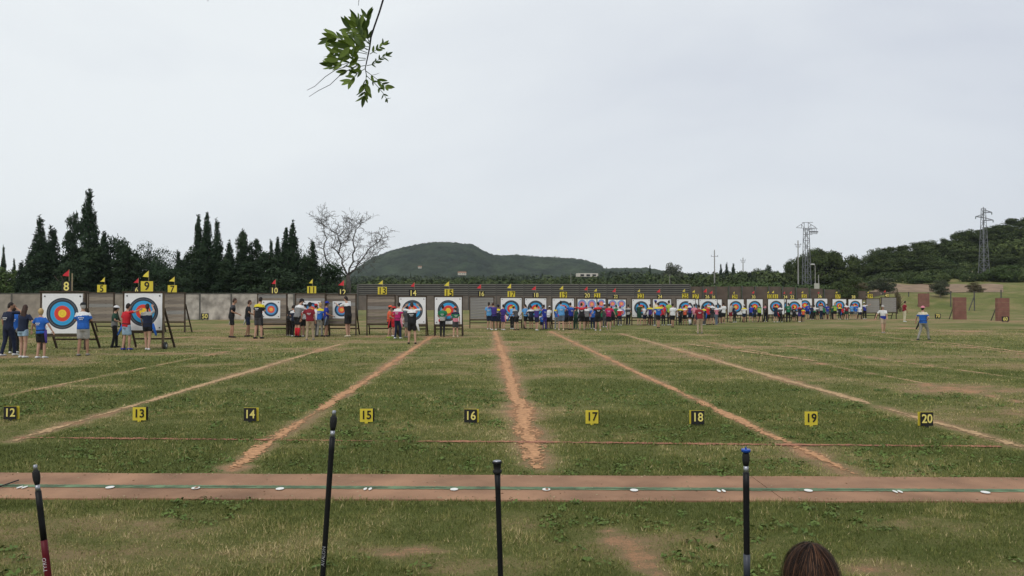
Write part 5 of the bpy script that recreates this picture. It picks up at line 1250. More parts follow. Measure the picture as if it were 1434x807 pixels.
ridge('low_hills', [(800, 385), (838, 376), (850, 375), (870, 374.5), (905, 374), (925, 377.5), (945, 379), (965, 381.5), (1000, 381), (1050, 380), (1100, 378), (1180, 377), (1250, 380), (1330, 390)], 1300, 400, 460, 120, 2.6, 7.5, 2)
def skyline_trees():
    r = np.random.default_rng(3); Pp = []; Nn = []; Tn = []
    prof = [(520, 361), (545, 352), (575, 344), (600, 340), (622, 339), (645, 341), (660, 342), (675, 350), (690, 357), (705, 358), (725, 357), (760, 360), (790, 361), (815, 363), (835, 369), (850, 375)]
    for k in range(150):
        px = 520+330*r.random(); d = 1690; py = np.interp(px, [p[0] for p in prof], [p[1] for p in prof])+2.2; c = P(px, py, d); sz = 2.2+3.5*r.random()**2+(2.5 if 765 < px < 785 else 0)
        dd = r.normal(size=(26, 3)); dd /= np.linalg.norm(dd, axis=1)[:, None]; Pp.append(np.array([c.x, d, c.z+sz*.3])+dd*np.array([sz*.7, sz*.7, sz*.5])); Nn.append(dd); Tn.append(np.full(26, r.random()*.5))
    V, F = leaves(np.concatenate(Pp), np.concatenate(Nn), np.full(26*150, 1.8), r)
    o = link('skyline_trees', npmesh('skyline_trees', V, F, LEAFM['wood'], {'tone': np.repeat(np.concatenate(Tn), 4)})); o['kind'] = 'stuff'; o['label'] = 'tiny trees along the mountain skyline'; o['category'] = 'wood'
skyline_trees()
# --- belt of woods and single trees beyond the fence
def wood_belt(name, label, prof, d0, d1, n, hgt_, seed, m='wood', size=0.9, quads=60):
    r = np.random.default_rng(seed); Pp, Nn, Tn = [], [], []
    for k in range(n):
        u = r.random(); d = d0+(d1-d0)*r.random()
        px = prof[0][0]+(prof[-1][0]-prof[0][0])*u; py = np.interp(px, [p[0] for p in prof], [p[1] for p in prof])+abs(r.normal(0, 2.0))
        c = P(px, py, d); s = hgt_*(0.55+0.8*r.random()); z0 = H1(c.x, d)
        q = int(quads*(s/hgt_)**1.5)
        dd = r.normal(size=(q, 3)); dd /= np.linalg.norm(dd, axis=1)[:, None]
        w = s*(0.75+.4*r.random()); hh = max(c.z-z0, 2.0)
        zc = z0+hh*0.5; Pc = np.array([c.x, d, zc])+dd*np.array([w*.62, w*.62, hh*.5])*(0.8+0.3*r.random((q, 1)))
        Nn.append(dd+r.normal(size=(q, 3))*.45); Pp.append(Pc); Tn.append(np.clip(r.random()*0.55+0.35*(0.5+0.5*np.sin(dd[:, 0]*6+k))*r.random(q), 0, 1))
    Pp = np.concatenate(Pp); Nn = np.concatenate(Nn); Nn /= np.linalg.norm(Nn, axis=1)[:, None]; Tn = np.concatenate(Tn)
    V, F = leaves(Pp, Nn, np.full(len(Pp), size), r)
    o = link(name, npmesh(name, V, F, LEAFM[m], {'tone': np.repeat(Tn, 4)})); o['kind'] = 'stuff'; o['label'] = label; o['category'] = 'wood'
    return o
wood_belt('distant_wood', 'far belt of woods at the foot of the mountain', [(480, 387), (560, 386), (640, 388), (700, 385), (780, 385), (860, 380), (960, 383), (1040, 381), (1100, 380)], 520, 800, 420, 10, 5, size=1.5, quads=120)
wood_belt('scrub_wood', 'green scrub and low trees right behind the slatted fence', [(480, 397), (540, 390), (600, 393), (660, 389), (720, 393), (780, 389), (850, 389), (900, 383), (960, 386), (1010, 382), (1080, 380), (1110, 383)], 230, 380, 300, 6.5, 6, m='broad', size=0.75, quads=170)
wood_belt('bramble_belt', 'light green bushes above the brown screen wall', [(985, 400), (1010, 396), (1050, 393), (1090, 395), (1120, 398), (1190, 402)], 175, 205, 60, 4.0, 8, m='green', size=0.42, quads=300)
wood_belt('hillside_wood', 'thick wood of pines and scrub covering the right hillside', [(1080, 394), (1120, 372), (1180, 374), (1214, 378), (1222, 370), (1240, 366), (1290, 361), (1320, 358), (1340, 348), (1390, 342), (1434, 332), (1500, 324)], 225, 330, 300, 8.0, 7, m='pine', size=0.6, quads=330)
wood_belt('hillside_scrub', 'pale scrub along the foot of the right hillside', [(1150, 398), (1200, 393), (1270, 392), (1330, 389), (1400, 386), (1500, 382)], 190, 228, 170, 3.4, 9, m='broad', size=0.42, quads=240)
GR = 'single trees beyond the fence at right'
for a in [
 ('olive0', 943, 368, 34, 320, 'airy grey green round tree right of the mountain end'), ('cypress0', 910, 371, 7, 330, 'thin dark cypress spike at the right foot of the mountain'),
 ('cypress1', 1009.5, 370, 7, 330, 'leftmost of three small poplar shaped trees by the thin pole'), ('cypress2', 1017.5, 368, 8, 330, 'middle one of three small poplar shaped trees'), ('cypress3', 1027, 369, 9, 330, 'rightmost of three small poplar shaped trees'),
 ('conifer0', 1076, 371, 17, 300, 'dark pointed conifer left of the round tree by the lattice mast'), ('broad0', 1062, 376, 34, 310, 'rounded tree beside the dark pointed conifer'),
 ('pine0', 1106, 363, 30, 240, 'rounded dark tree at the left foot of the lattice mast'), ('umbrella0', 1148, 347, 76, 215, 'big umbrella pine behind the lattice mast'),
 ('pine1', 1148, 358, 76, 212, 'dense mass under the big umbrella pine'), ('pine2', 1188, 357, 44, 215, 'rounded pine right of the big umbrella pine'), ('broad1', 1207, 361, 24, 225, 'small rounded tree in the dip of the skyline'),
 ('pine1', 1240, 346, 54, 235, 'wide flat pine just right of the dip in the skyline'), ('pine0', 1241, 352, 50, 228, 'dark pine under the wide flat one'), ('pine2', 1283, 338, 62, 245, 'second wide pine on the rising skyline'), ('pine1', 1300, 346, 66, 235, 'large rounded pine on the middle of the hillside'),
 ('pine0', 1343, 323, 44, 250, 'domed pine left of the tall pylon'), ('pine2', 1330, 336, 60, 240, 'bulky pine below the domed one'), ('pine1', 1372, 321, 42, 258, 'pine crown directly behind the tall pylon'),
 ('pine0', 1390, 316, 56, 250, 'tall pine right of the tall pylon'), ('pine1', 1420, 306, 56, 255, 'highest pine at the right edge'), ('pine1', 1425, 322, 70, 240, 'bulky pine at the right edge'), ('pine2', 1370, 345, 60, 228, 'pine lower down behind the tall pylon'),
 ('pine0', 1270, 362, 56, 215, 'dark pine low on the hillside centre'), ('broad0', 1400, 355, 60, 215, 'leafy tree low on the hillside at right'),
 ('green0', 1290, 389, 46, 175, 'pale leafy shrub in front of the hillside wood'), ('dry0', 1205, 392, 30, 185, 'dry brownish shrub behind butt 38')]:
    tree(*a, group=GR)
for i, (px, yt, w_, dd, wh) in enumerate([(1226, 347, 30, 232, 'at the left end of the hillside skyline'), (1262, 343, 34, 238, 'second from left on the hillside skyline'), (1305, 336, 36, 244, 'at the middle of the hillside skyline'), (1322, 333, 26, 247, 'just before the step in the hillside skyline'),
  (1357, 321, 34, 252, 'left of the tall pylon on the skyline'), (1386, 318, 30, 254, 'right of the tall pylon on the skyline'), (1402, 313, 32, 255, 'second from right on the skyline'), (1434, 304, 34, 256, 'cut by the right edge on the skyline'),
  (1255, 360, 40, 222, 'low on the left of the hillside'), (1300, 356, 44, 224, 'low on the middle of the hillside'), (1345, 348, 46, 226, 'mid height left of the pylon'), (1412, 334, 50, 232, 'mid height at the right edge'), (1390, 342, 44, 228, 'mid height right of the pylon'), (1226, 366, 34, 218, 'at the foot of the hillside behind butt forty'),
  (1170, 362, 34, 216, 'right half below the big umbrella pine'), (1130, 362, 34, 214, 'behind the lattice mast'), (1318, 366, 40, 214, 'at the hillside foot left of the small outbuilding')]):
    tree(['broad0', 'pine1', 'broad1', 'pine0'][i % 4], px, yt, w_, dd, 'rounded leafy tree '+wh, group='rounded trees on the hillside')
d_ = 150
tree('broad1', 1190, 386, 46, d_, 'small rounded tree with visible trunk behind the number 38 butt', GR, base=0)
tree('olive1', 1236, 388, 38, 150, 'grey green round bush behind the number 40 butt', GR)
tree('olive0', 1317, 391, 26, 140, 'round olive coloured bush left of the net fence', GR)
tree('dry1', 1365, 395, 30, 150, 'brownish bush behind the braced fence post', GR)
tree('dry0', 1256, 404, 12, 112, 'small rust brown shrub at the right end of the butts', GR)
tree('green1', 1405, 370, 46, 190, 'blossoming pale green shrub near the right edge', GR)
# dry field band and bank at right
FIELD = mat('ploughed_brown_field', (0.24, 0.165, 0.105), 0.95, 0.25, 0.4, 0.5, 3, detail=8)
def patch(name, pts, d0, d1, m, lift=0.06):
    n = 60; mm_ = 12; V = []
    for j in range(mm_+1):
        for i in range(n+1):
            px = pts[0]+(pts[1]-pts[0])*i/n; d = d0+(d1-d0)*j/mm_+1.6*math.sin(i*.5+j)*(1 if j in (0, mm_) else 0); x = (px-717)/1080*d; V.append((x, d, H1(x, d)+lift))
    f = [(j*(n+1)+i, j*(n+1)+i+1, (j+1)*(n+1)+i+1, (j+1)*(n+1)+i) for j in range(mm_) for i in range(n)]
    me = bpy.data.meshes.new(name); me.from_pydata(V, [], f); me.materials.append(m); me.polygons.foreach_set('use_smooth', [True]*len(f)); o = link(name, me); o['kind'] = 'structure'
patch('dry_field', (1188, 1405), 151, 172, FIELD)
# ------------------------------------------------------------------ pylons, masts, poles
STEEL = mat('galvanised_steel', (0.17, 0.175, 0.185), 0.7, 0.15, 3, metal=0.1)
CONP = mat('pole_concrete', (0.30, 0.29, 0.27), 0.9, 0.15, 3)
def lattice(mb, x, y, z0, z1, w0, w1, n, th):
    prev = None
    for i in range(n+1):
        t = i/n; w = (w0+(w1-w0)*t)/2; z = z0+(z1-z0)*t; c = [Vector((x+a*w, y+b*w, z)) for a, b in ((-1, -1), (1, -1), (1, 1), (-1, 1))]
        if prev:
            for k in range(4):
                mb.bar(prev[k], c[k], th*1.2); (mb.bar(prev[k], c[(k+1) % 4], th*.6) if (i+k) % 2 else mb.bar(prev[(k+1) % 4], c[k], th*.6))
        for k in range(4): mb.bar(c[k], c[(k+1) % 4], th*.7)
        prev = c
def pylon(px, ytop, d, label, kind):
    p = P(px, ytop, d); z0 = H1(p.x, d); h = p.z-z0; k = d/1080
    t = thing('lattice_pylon', label, 'pylon', (p.x, d, z0-0.2), R(8))
    mb = MB()
    if kind == 'mast':
        zt = h-9*k+.2; lattice(mb, 0, 0, 0, zt, 10*k, 5.5*k, 13, .10); mb.obj('lattice_body', STEEL, t)
        for s in (-1, 1):
            a = MB(); a.bar((s*3*k, 0, zt), (s*15*k, 0, zt+1*k), .09); a.bar((s*3*k, 0, zt+8*k), (s*15*k, 0, zt+1*k), .09); a.bar((s*7*k, 0, zt+.4*k), (s*7*k, 0, zt+5.5*k), .07); a.bar((s*3*k, 0, zt), (s*7*k, 0, zt+5.5*k), .07); a.obj('cross_arm', STEEL, t)
        a = MB(); a.bar((-6*k, 0, zt+8*k), (10*k, 0, zt+8.6*k), .1); a.bar((-3*k, 0, zt), (-3*k, 0, zt+8.5*k), .09); a.bar((3*k, 0, zt), (3*k, 0, zt+8.5*k), .09); a.obj('top_frame', STEEL, t)
        a = MB()
        for q in (0, 7): 
            a.bar((0, -1.2, zt-(8-q)*k), (13*k, -1.2, zt-(8-q)*k), .10); a.bar((0, 1.2, zt-(8-q)*k), (13*k, 1.2, zt-(8-q)*k), .10)
        for q in range(5): a.bar((2.6*q*k+1*k, -1.2, zt-8*k), (2.6*q*k+1*k, -1.2, zt-1*k), .06); a.box((2.6*q*k+1.6*k, -1.4, zt-5.5*k), (1.4*k, .4, 1.8*k))
        a.obj('lamp_platform', STEEL, t)
    else:
        lattice(mb, 0, 0, 0, h-2*k, 10*k, 3.6*k, 15, .10); mb.bar((0, 0, h-6*k), (0, 0, h), .5*k+.05); mb.obj('lattice_body', STEEL, t)
        for s, zz, L in ((1, h-8*k, 13), (-1, h-14.5*k, 12), (1, h-19*k, 15)):
            a = MB(); a.bar((s*1.5*k, 0, zz), (s*L*k, 0, zz+.8*k), .20); a.bar((s*1.5*k, 0, zz+4*k), (s*L*k, 0, zz+.8*k), .16)
            for q in (4, 8): a.bar((s*q*k, 0, zz+.2*k), (s*q*k, 0, zz+(4-q*.3)*k), .07)
            a.obj('cross_arm', STEEL, t); MB().loft([(s*L*k, 0, zz+.8*k), (s*L*k, 0, zz-2.5*k)], [.12, .12], 6).obj('insulator', mat('insulator_glass', (.12, .16, .15), .3), t)
    return t
pylon(1129, 311, 190, 'lattice mast with lamp platform and wide arms in front of the umbrella pine', 'mast')
pylon(1377, 289, 200, 'tall grey lattice pylon with staggered arms on the right hillside', 'pylon')
def pole(px, ytop, d, label, arms, rad=.13, ins=True):
    p = P(px, ytop, d); z0 = H1(p.x, d); h = p.z-z0; k = d/1080
    t = thing('utility_pole', label, 'pole', (p.x, d, z0-.2), R(5)); MB().loft([(0, 0, 0), (0, 0, h+.2)], [rad, rad*.6], 8).obj('shaft', CONP, t)
    for (dz, L) in arms:
        MB().bar((-L*k, 0, h-dz*k), (L*k, 0, h-dz*k), .12).obj('cross_arm', STEEL, t)
        for s in (-1, 1): MB().loft([(s*L*k*.92, 0, h-dz*k), (s*L*k*.92, 0, h-(dz-2.0)*k)], [.09, .07], 6).obj('insulator', STEEL, t)
pole(1000.5, 350, 260, 'thin utility pole with a single cross arm on the skyline', [(8.5, 5)], .28)
pole(1117.5, 337, 200, 'slender pole standing just left of the lattice mast', [(5, 4.5), (8, 3)], .22)
pylon_ = pole(1040.5, 361, 330, 'small far pole with double arms on the skyline', [(3.5, 3.5), (6, 2.8)], .30)
pole(799.5, 382, 240, 'thin pale pole rising behind the slatted fence', [], .10)
pole(938, 384, 230, 'thin dark pole behind the right end of the slatted fence', [], .10)
def street_light():
    d = 175; p = P(1141.5, 371, d); h = p.z; t = thing('street_light', 'street light on a grey column right of the lattice mast', 'street light', (p.x, d, 0))
    MB().loft([(0, 0, 0), (0, 0, h-.3), (-.2, 0, h)], [.11, .07, .05], 8).obj('column', CONP, t)
    MB().ball((-.55, 0, h+.1), (.55, .25, .16), 10, 6).obj('lamp_head', mat('lamp_head_pale', (.55, .55, .52), .5), t)
    o = MB().box((p.x+.25, d-.2, P(1, 401, d).z), (1.1, .3, 1.3)); o.obj('cabinet', mat('cabinet_pale', (.42, .42, .36), .7))
    tag(C.objects['cabinet'], 'pale box fixed on the column of the street light', 'box')
    MB().loft([(1.0, .6, 0), (1.0, .6, P(1, 385, d).z)], [.10, .09], 6).obj('side_post', CONP, t)
street_light()
# small far buildings
def house(px, py, w, h, d, label, roof=True):
    p = P(px, py, d); t = thing('house', label, 'house', (p.x, d, p.z-h), R(12))
    m = mat('far_house_wall', (.58, .54, .48), .9); MB().box((0, 0, h/2), (w, 6, h)).obj('wall', m, t)
    if roof:
        MB().add([(-w/2-.4, -3.4, h), (w/2+.4, -3.4, h), (w/2+.4, 3.4, h), (-w/2-.4, 3.4, h), (-w/2-.4, 0, h+1.6), (w/2+.4, 0, h+1.6)], [(0, 1, 5, 4), (2, 3, 4, 5), (1, 2, 5), (3, 0, 4)]).obj('roof', mat('far_roof_tile', (.30, .16, .10), .9), t)
        for s in (-.3, .05, .3): MB().box((s*w, -3.01, h*.55), (w*.1, .06, h*.35)).obj('window', BLK, t)
    else:
        for s in (-.3, 0, .3): MB().box((s*w, -3.01, h*.4), (w*.18, .06, h*.6)).obj('window', BLK, t)
house(647, 382.3, 9, 2.6, 900, 'small far house with a tiled roof at the foot of the mountain')
house(822, 383, 15, 2.5, 560, 'long low pale building among trees behind the fence', False)
house(588, 374, 5, 2.2, 1150, 'tiny pale house halfway up the mountain')
house(1363, 381, 8, 4.0, 215, 'low reddish brick outbuilding left of the tall pylon', False)
# ------------------------------------------------------------------ foreground: bows with upright stabiliser rods
RODB = mat('carbon_rod', (0.006, 0.006, 0.007), 0.5, 0.1, 20, spec=0.22)
RODR = mat('red_rod_sleeve', (0.10, 0.004, 0.010), 0.5, 0.1, 20, spec=0.25)
ALU = mat('brushed_aluminium', (0.32, 0.33, 0.36), 0.35, 0.1, 30, metal=0.8)
RUB = mat('damper_rubber', (0.012, 0.012, 0.012), 0.75, 0.1, 20)
BLUEA = mat('blue_anodised', (0.02, 0.08, 0.40), 0.3, 0.1, 20, metal=0.5)
SILVT = mat('grey_lettering', (0.25, 0.25, 0.26), 0.5); WHT2 = mat('white_lettering', (0.55, 0.50, 0.52), 0.5)
def bow(px0, py0, px1, d, label, kind, word=None, wy=None):
    top = P(px0, py0, d); low = P(px1, 807, d); dirv = (top-low).normalized(); L = (top.z-0.42)/dirv.z; foot = top-dirv*L
    t = thing('archery_bow', label, 'bow', tuple(foot), 0, 'recurve bows laid on stands with their long rods upright')
    xx = Vector((1, 0, 0)); xx = (xx-dirv*xx.dot(dirv)).normalized(); q = Matrix((xx, dirv.cross(xx), dirv)).transposed().to_quaternion(); t.rotation_mode = 'QUATERNION'; t.rotation_quaternion = q
    px2m = d/1080
    def z(py): return (P(px0, py, d)-foot).dot(dirv)
    def tube(nm, prof, m, seg=20):
        q_ = []
        for (a1, r1), (a2, r2) in zip(prof[:-1], prof[1:]):
            nn_ = max(1, int(abs(a1-a2)/.05)); q_ += [(a1+(a2-a1)*i/nn_, r1+(r2-r1)*i/nn_) for i in range(nn_)]
        q_.append(prof[-1]); o = MB().loft([(0, 0, a) for a, r in q_], [r for a, r in q_], seg).obj(nm, m, t, True)
        np_ = len(o.data.polygons); o.data.polygons[np_-1].use_smooth = False; o.data.polygons[np_-2].use_smooth = False
        o.data.polygons.foreach_set('use_smooth', [len(p.vertices) == 4 for p in o.data.polygons]); return o
    T = L
    if kind == 'damper':
        r0 = 3.9*px2m
        tube('tip_weight', [(T, 1.8*px2m), (T-.002, 2.6*px2m), (T-7.5*px2m, 2.9*px2m)], ALU)
        tube('damper', [(T-7.5*px2m, 3.0*px2m), (T-10*px2m, 4.6*px2m), (T-16*px2m, 4.9*px2m), (T-22*px2m, 4.4*px2m), (T-28*px2m, 3.0*px2m)], RUB)
        tube('collar', [(T-28*px2m, 3.0*px2m), (T-37*px2m, 3.4*px2m)], ALU)
        end = T-37*px2m
    elif kind == 'disc':
        r0 = 3.9*px2m
        tube('tip_weight', [(T, 6.3*px2m), (T-.5*px2m, 6.8*px2m), (T-3*px2m, 6.8*px2m), (T-3.3*px2m, 5.6*px2m), (T-9*px2m, 5.2*px2m), (T-12*px2m, 4.6*px2m), (T-12.5*px2m, 6.4*px2m), (T-15.5*px2m, 6.4*px2m), (T-18*px2m, 4.4*px2m)], RUB)
        MB().loft([(0, 0, T+.0005), (0, 0, T+.002)], [5.6*px2m, 5.3*px2m], 20).obj('end_cap', ALU, t)
        end = T-18*px2m
    else:
        r0 = 4.4*px2m
        tube('tip_weight', [(T, 5.9*px2m), (T-.8*px2m, 6.4*px2m), (T-4*px2m, 6.4*px2m), (T-5*px2m, 3.4*px2m)], BLUEA)
        MB().loft([(0, 0, T), (0, 0, T+3*px2m)], [1.2*px2m, 1.0*px2m], 8).obj('tip_screw', BLUEA, t)
        tube('damper', [(T-5*px2m, 3.6*px2m), (T-8*px2m, 4.9*px2m), (T-16*px2m, 5.0*px2m), (T-23*px2m, 3.6*px2m)], RUB)
        tube('collar', [(T-23*px2m, 3.2*px2m), (T-33*px2m, 3.7*px2m)], ALU)
        end = T-33*px2m
    if word == 'TYRO':
        zs = z(758); tube('rod', [(end, r0*1.02), (zs, r0*1.02)], RODB, 24); tube('sleeve', [(zs, r0*1.10), (0.02, r0*1.2)], RODR, 24)
    else: tube('rod', [(end, r0*1.0), (end-.25, r0*.95), (0.02, r0*1.0)] if kind != 'disc' else [(end, 4.3*px2m), (end-20*px2m, 3.7*px2m), (0.02, 3.7*px2m)], RODB, 24)
    if word:
        me = text_mesh(word, 0.021 if word == 'TYRO' else 0.019, WHT2 if word == 'TYRO' else SILVT, 0.0, 0.0006)
        # bend the lettering round the rod (reads upwards along it)
        me = me.copy(); rr_ = r0*(1.16 if word == 'TYRO' else 1.03)+.0008
        for v in me.vertices:
            a = -v.co.y/rr_; zz = v.co.x*1.0; rad = rr_+v.co.z; v.co = (math.sin(a)*rad, -math.cos(a)*rad, zz) if False else (math.sin(a)*rad, -math.cos(a)*rad, zz)
        link('lettering', me, t, (0, 0, z(wy)))
    if kind == 'blue': tube('lower_collar', [(z(776), r0*1.05), (z(812), r0*1.05)], mat('smoke_collar', (.05, .055, .07), .4), 24)
    # bow below the frame: riser, limbs, string, folding stand
    for s in (-1, 1):
        MB().loft([(0, 0, 0), (s*.18, .03, .0), (s*.34, -.03, -.02)], [(.022, .03), (.02, .026), (.016, .024)], 8).obj('riser', RODR if word == 'TYRO' else BLUEA if kind == 'blue' else RODB, t, True)
        MB().loft([(s*.34, -.03, -.02), (s*.6, -.02, -.10), (s*.78, -.02, -.20), (s*.84, -.02, -.19)], [(.022, .005)]*3+[(.01, .004)], 6).obj('limb', WHITE, t)
        MB().loft([(s*.10, 0, -.01), (s*.24, .10, -.42)], [.009, .009], 6).obj('stand_leg', ALU, t)
        MB().loft([(s*.10, 0, -.01), (s*.20, -.16, -.42)], [.009, .009], 6).obj('stand_leg', ALU, t)
    MB().loft([(-.84, -.02, -.19), (.84, -.02, -.19)], [.0015, .0015], 4).obj('string', WHITE, t)
    return t
bow(49, 651, 67.5, 3.0, 'leftmost black rod with silver tip and dark red lettered sleeve', 'damper', 'TYRO', 792)
bow(468, 575, 452, 3.0, 'tallest black rod with silver tip leaning slightly left with grey lettering', 'damper', 'AVALON', 779)
bow(696, 646, 701, 3.0, 'black rod with a flat stacked disc top at picture centre', 'disc')
bow(1044.5, 629, 1046, 3.0, 'upright black rod with a bright blue top', 'blue')
# ------------------------------------------------------------------ seated spectator, only the crown of the head in view
def spectator():
    d = 2.8; c = P(1134, 800, d); r = random.Random(4)
    t = thing('person', 'person with reddish brown hair seated at the bottom edge', 'person', (c.x, d, 0)); s = 1.0
    top = P(1134, 767, d).z
    hc = Vector((0, 0, top-0.125)); mb = MB(); zb = hc.z-0.62
    mb.ball(hc, (.074, .092, .112), 20, 14); mb.ball(hc+Vector((0, .035, -.055)), (.05, .055, .058), 12, 8); mb.loft([hc+Vector((0, .085, 0)), hc+Vector((0, .108, -.03))], [.009, .017], 8)
    mb.loft([hc+Vector((0, -.01, -.03)), hc+Vector((0, -.02, -.2))], [.055, .06], 12)
    nk = hc+Vector((0, -.02, -.17)); pel = Vector((0, -.03, max(zb+.08, .12)))
    mb.loft([nk, nk+Vector((0, 0, -.06)), nk.lerp(pel, .4), pel], [(.07, .07), (.16, .085), (.16, .11), (.16, .13)], 14)
    hands = MB()
    for sg in (-1, 1):
        a = nk+Vector((sg*.18, 0, -.07)); e = a+Vector((sg*.07, .04, -.27)); w = e+Vector((-sg*.08, .22, -.02)); mb.loft([a, e, w], [.05, .04, .027], 10); hand(hands, w, w-e, sg, 1.0)
        hp = pel+Vector((sg*.09, .02, -.02)); kn = hp+Vector((sg*.12, .42, .16)); an = kn+Vector((-sg*.04, .12, -kn.z+.08)); mb.loft([hp, kn, an], [.09, .058, .04], 10); mb.loft([an+Vector((0, -.04, -.02)), an+Vector((0, .16, -.045))], [(.04, .035), (.036, .022)], 10, up=(1, 0, 0))
        MB().loft([hp, kn, an+Vector((0, 0, .02))], [.105, .072, .058], 12).obj('trouser_leg', cloth('navy'), t, True)
        MB().loft([an+Vector((0, -.07, -.035)), an+Vector((0, .18, -.05))], [(.045, .042), (.045, .026)], 10, up=(1, 0, 0)).obj('shoe', cloth('grey'), t, True)
        MB().loft([a, a.lerp(e, .8)], [.068, .07], 10).obj('sleeve', cloth('bluegrey'), t, True)
    LIP = mat('lips', (0.34, 0.12, 0.10), 0.5)
    def join(me):
        out = MB(); out.v = [tuple(v.co) for v in me.vertices]; out.f = [tuple(p.vertices) for p in me.polygons]; out.m = [0]*len(out.f); out.add(hands.v, hands.f)
        return out.mesh('body', [SKIN[0], EYEM, LIP], True)
    pend(mb, 'body', [SKIN[0]], t, .012, join)
    MB().loft([nk+Vector((0, 0, -.01)), nk+Vector((0, 0, -.06)), nk.lerp(pel, .4), pel+Vector((0, 0, -.06))], [(.08, .08), (.19, .11), (.19, .14), (.19, .16)], 16).obj('shirt', cloth('bluegrey'), t, True)
    # hair: skull cap plus many strand ribbons running down from the crown
    hm = mat('hair_strands', (0.012, 0.006, 0.004), 0.6, 0.25, 60, tone=(0.15, 0.068, 0.034), spec=0.2)
    MB().ball(hc+Vector((0, -.012, .008)), (.084, .102, .114), 20, 14).obj('hair_base', hm, t, True)
    V = []; F = []; T = []
    rr = np.random.default_rng(5)
    for k in range(9000):
        a = rr.random()*2*math.pi; ph0 = 0.03+0.5*rr.random()**1.3; lift = 1.0+0.04*rr.random()+(0.16*rr.random() if rr.random() < .09 else 0)
        ln = 0.9+1.4*rr.random(); w = .0006+.0008*rr.random(); tn = rr.random()**2.6; wob = rr.normal()*.22
        part = 1 if math.cos(a) > 0 else -1
        prev = None; n = 9
        for i in range(n+1):
            ph = ph0+ln*i/n; aa = a+wob*i/n+part*0.0
            if ph < 1.75: q = Vector((math.cos(aa)*math.sin(ph)*.089, math.sin(aa)*math.sin(ph)*.106-.012, math.cos(ph)*.120+.006))*lift; 
            else: q = Vector((math.cos(aa)*.092, math.sin(aa)*.106-.014, -.02-(ph-1.75)*.16))*lift
            if q.y > .085 and ph > 1.2: q.y = .085
            side = Vector((-math.sin(aa), math.cos(aa), 0))*w*(1-.6*i/n); q = hc+q
            V += [tuple(q-side), tuple(q+side)]; T += [tn, tn]
            if i: b = len(V)-4; F.append((b, b+1, b+3, b+2))
    o = link('hair', npmesh('hair', np.array(V), np.array(F), hm, {'tone': T}), t)
    # low folding seat
    MB().box((0, -.02, .09), (.42, .36, .05)).obj('cushion', cloth('dgreen'), None, loc=(c.x, d, 0)); tag(C.objects['cushion'], 'dark green ground cushion under the seated spectator', 'cushion')
spectator(); flush()
# ------------------------------------------------------------------ leafy twig hanging into the frame
LF = mat('twig_leaf', (0.19, 0.27, 0.04), 0.5, 0.25, 30, 0.15, 80, spec=0.4)
LF2 = mat('twig_leaf_dark', (0.10, 0.16, 0.03), 0.5, 0.25, 30, 0.15, 80, spec=0.4)
LF3 = mat('twig_leaf_yellowish', (0.24, 0.33, 0.06), 0.5, 0.25, 30, 0.15, 80, spec=0.4)
for m_ in (LF, LF2, LF3):
    nt_ = m_.node_tree; b = nt_.nodes['Principled BSDF']; tr = nt_.nodes.new('ShaderNodeBsdfTranslucent'); mxs = nt_.nodes.new('ShaderNodeMixShader'); mxs.inputs[0].default_value = 0.45
    src = b.inputs['Base Color'].links[0].from_socket; nt_.links.new(src, tr.inputs['Color']); nt_.links.new(b.outputs[0], mxs.inputs[1]); nt_.links.new(tr.outputs[0], mxs.inputs[2]); nt_.links.new(mxs.outputs[0], nt_.nodes['Material Output'].inputs['Surface'])
TWIG = mat('twig_bark', (0.018, 0.014, 0.016), 0.8, 0.2, 40)
def leaf_mesh(seed, m):
    r = random.Random(seed); n = 7; V = []; L = 1.0; wd = .30+.08*r.random(); bend = r.uniform(-.25, .35); cup = r.uniform(.05, .25)
    for i in range(n+1):
        t = i/n; w = wd*0.5*(math.sin(math.pi*t**0.85))**.8*(1.0 if t < 1 else 0)+.004; x = t; z = bend*t*t
        V += [(-w, x, z+cup*w), (0, x, z), (w, x, z+cup*w)]
    F = []
    for i in range(n): a = 3*i; F += [(a, a+1, a+4, a+3), (a+1, a+2, a+5, a+4)]
    k = len(V); V += [(v[0], v[1], v[2]-.012) for v in V]; F += [tuple(k+j for j in f[::-1]) for f in F]
    me = bpy.data.meshes.new('leaf'); me.from_pydata(V, [], F); me.materials.append(m); me.polygons.foreach_set('use_smooth', [True]*len(F)); return me
LM = [leaf_mesh(i, (LF, LF2, LF, LF3, LF2, LF)[i]) for i in range(6)]
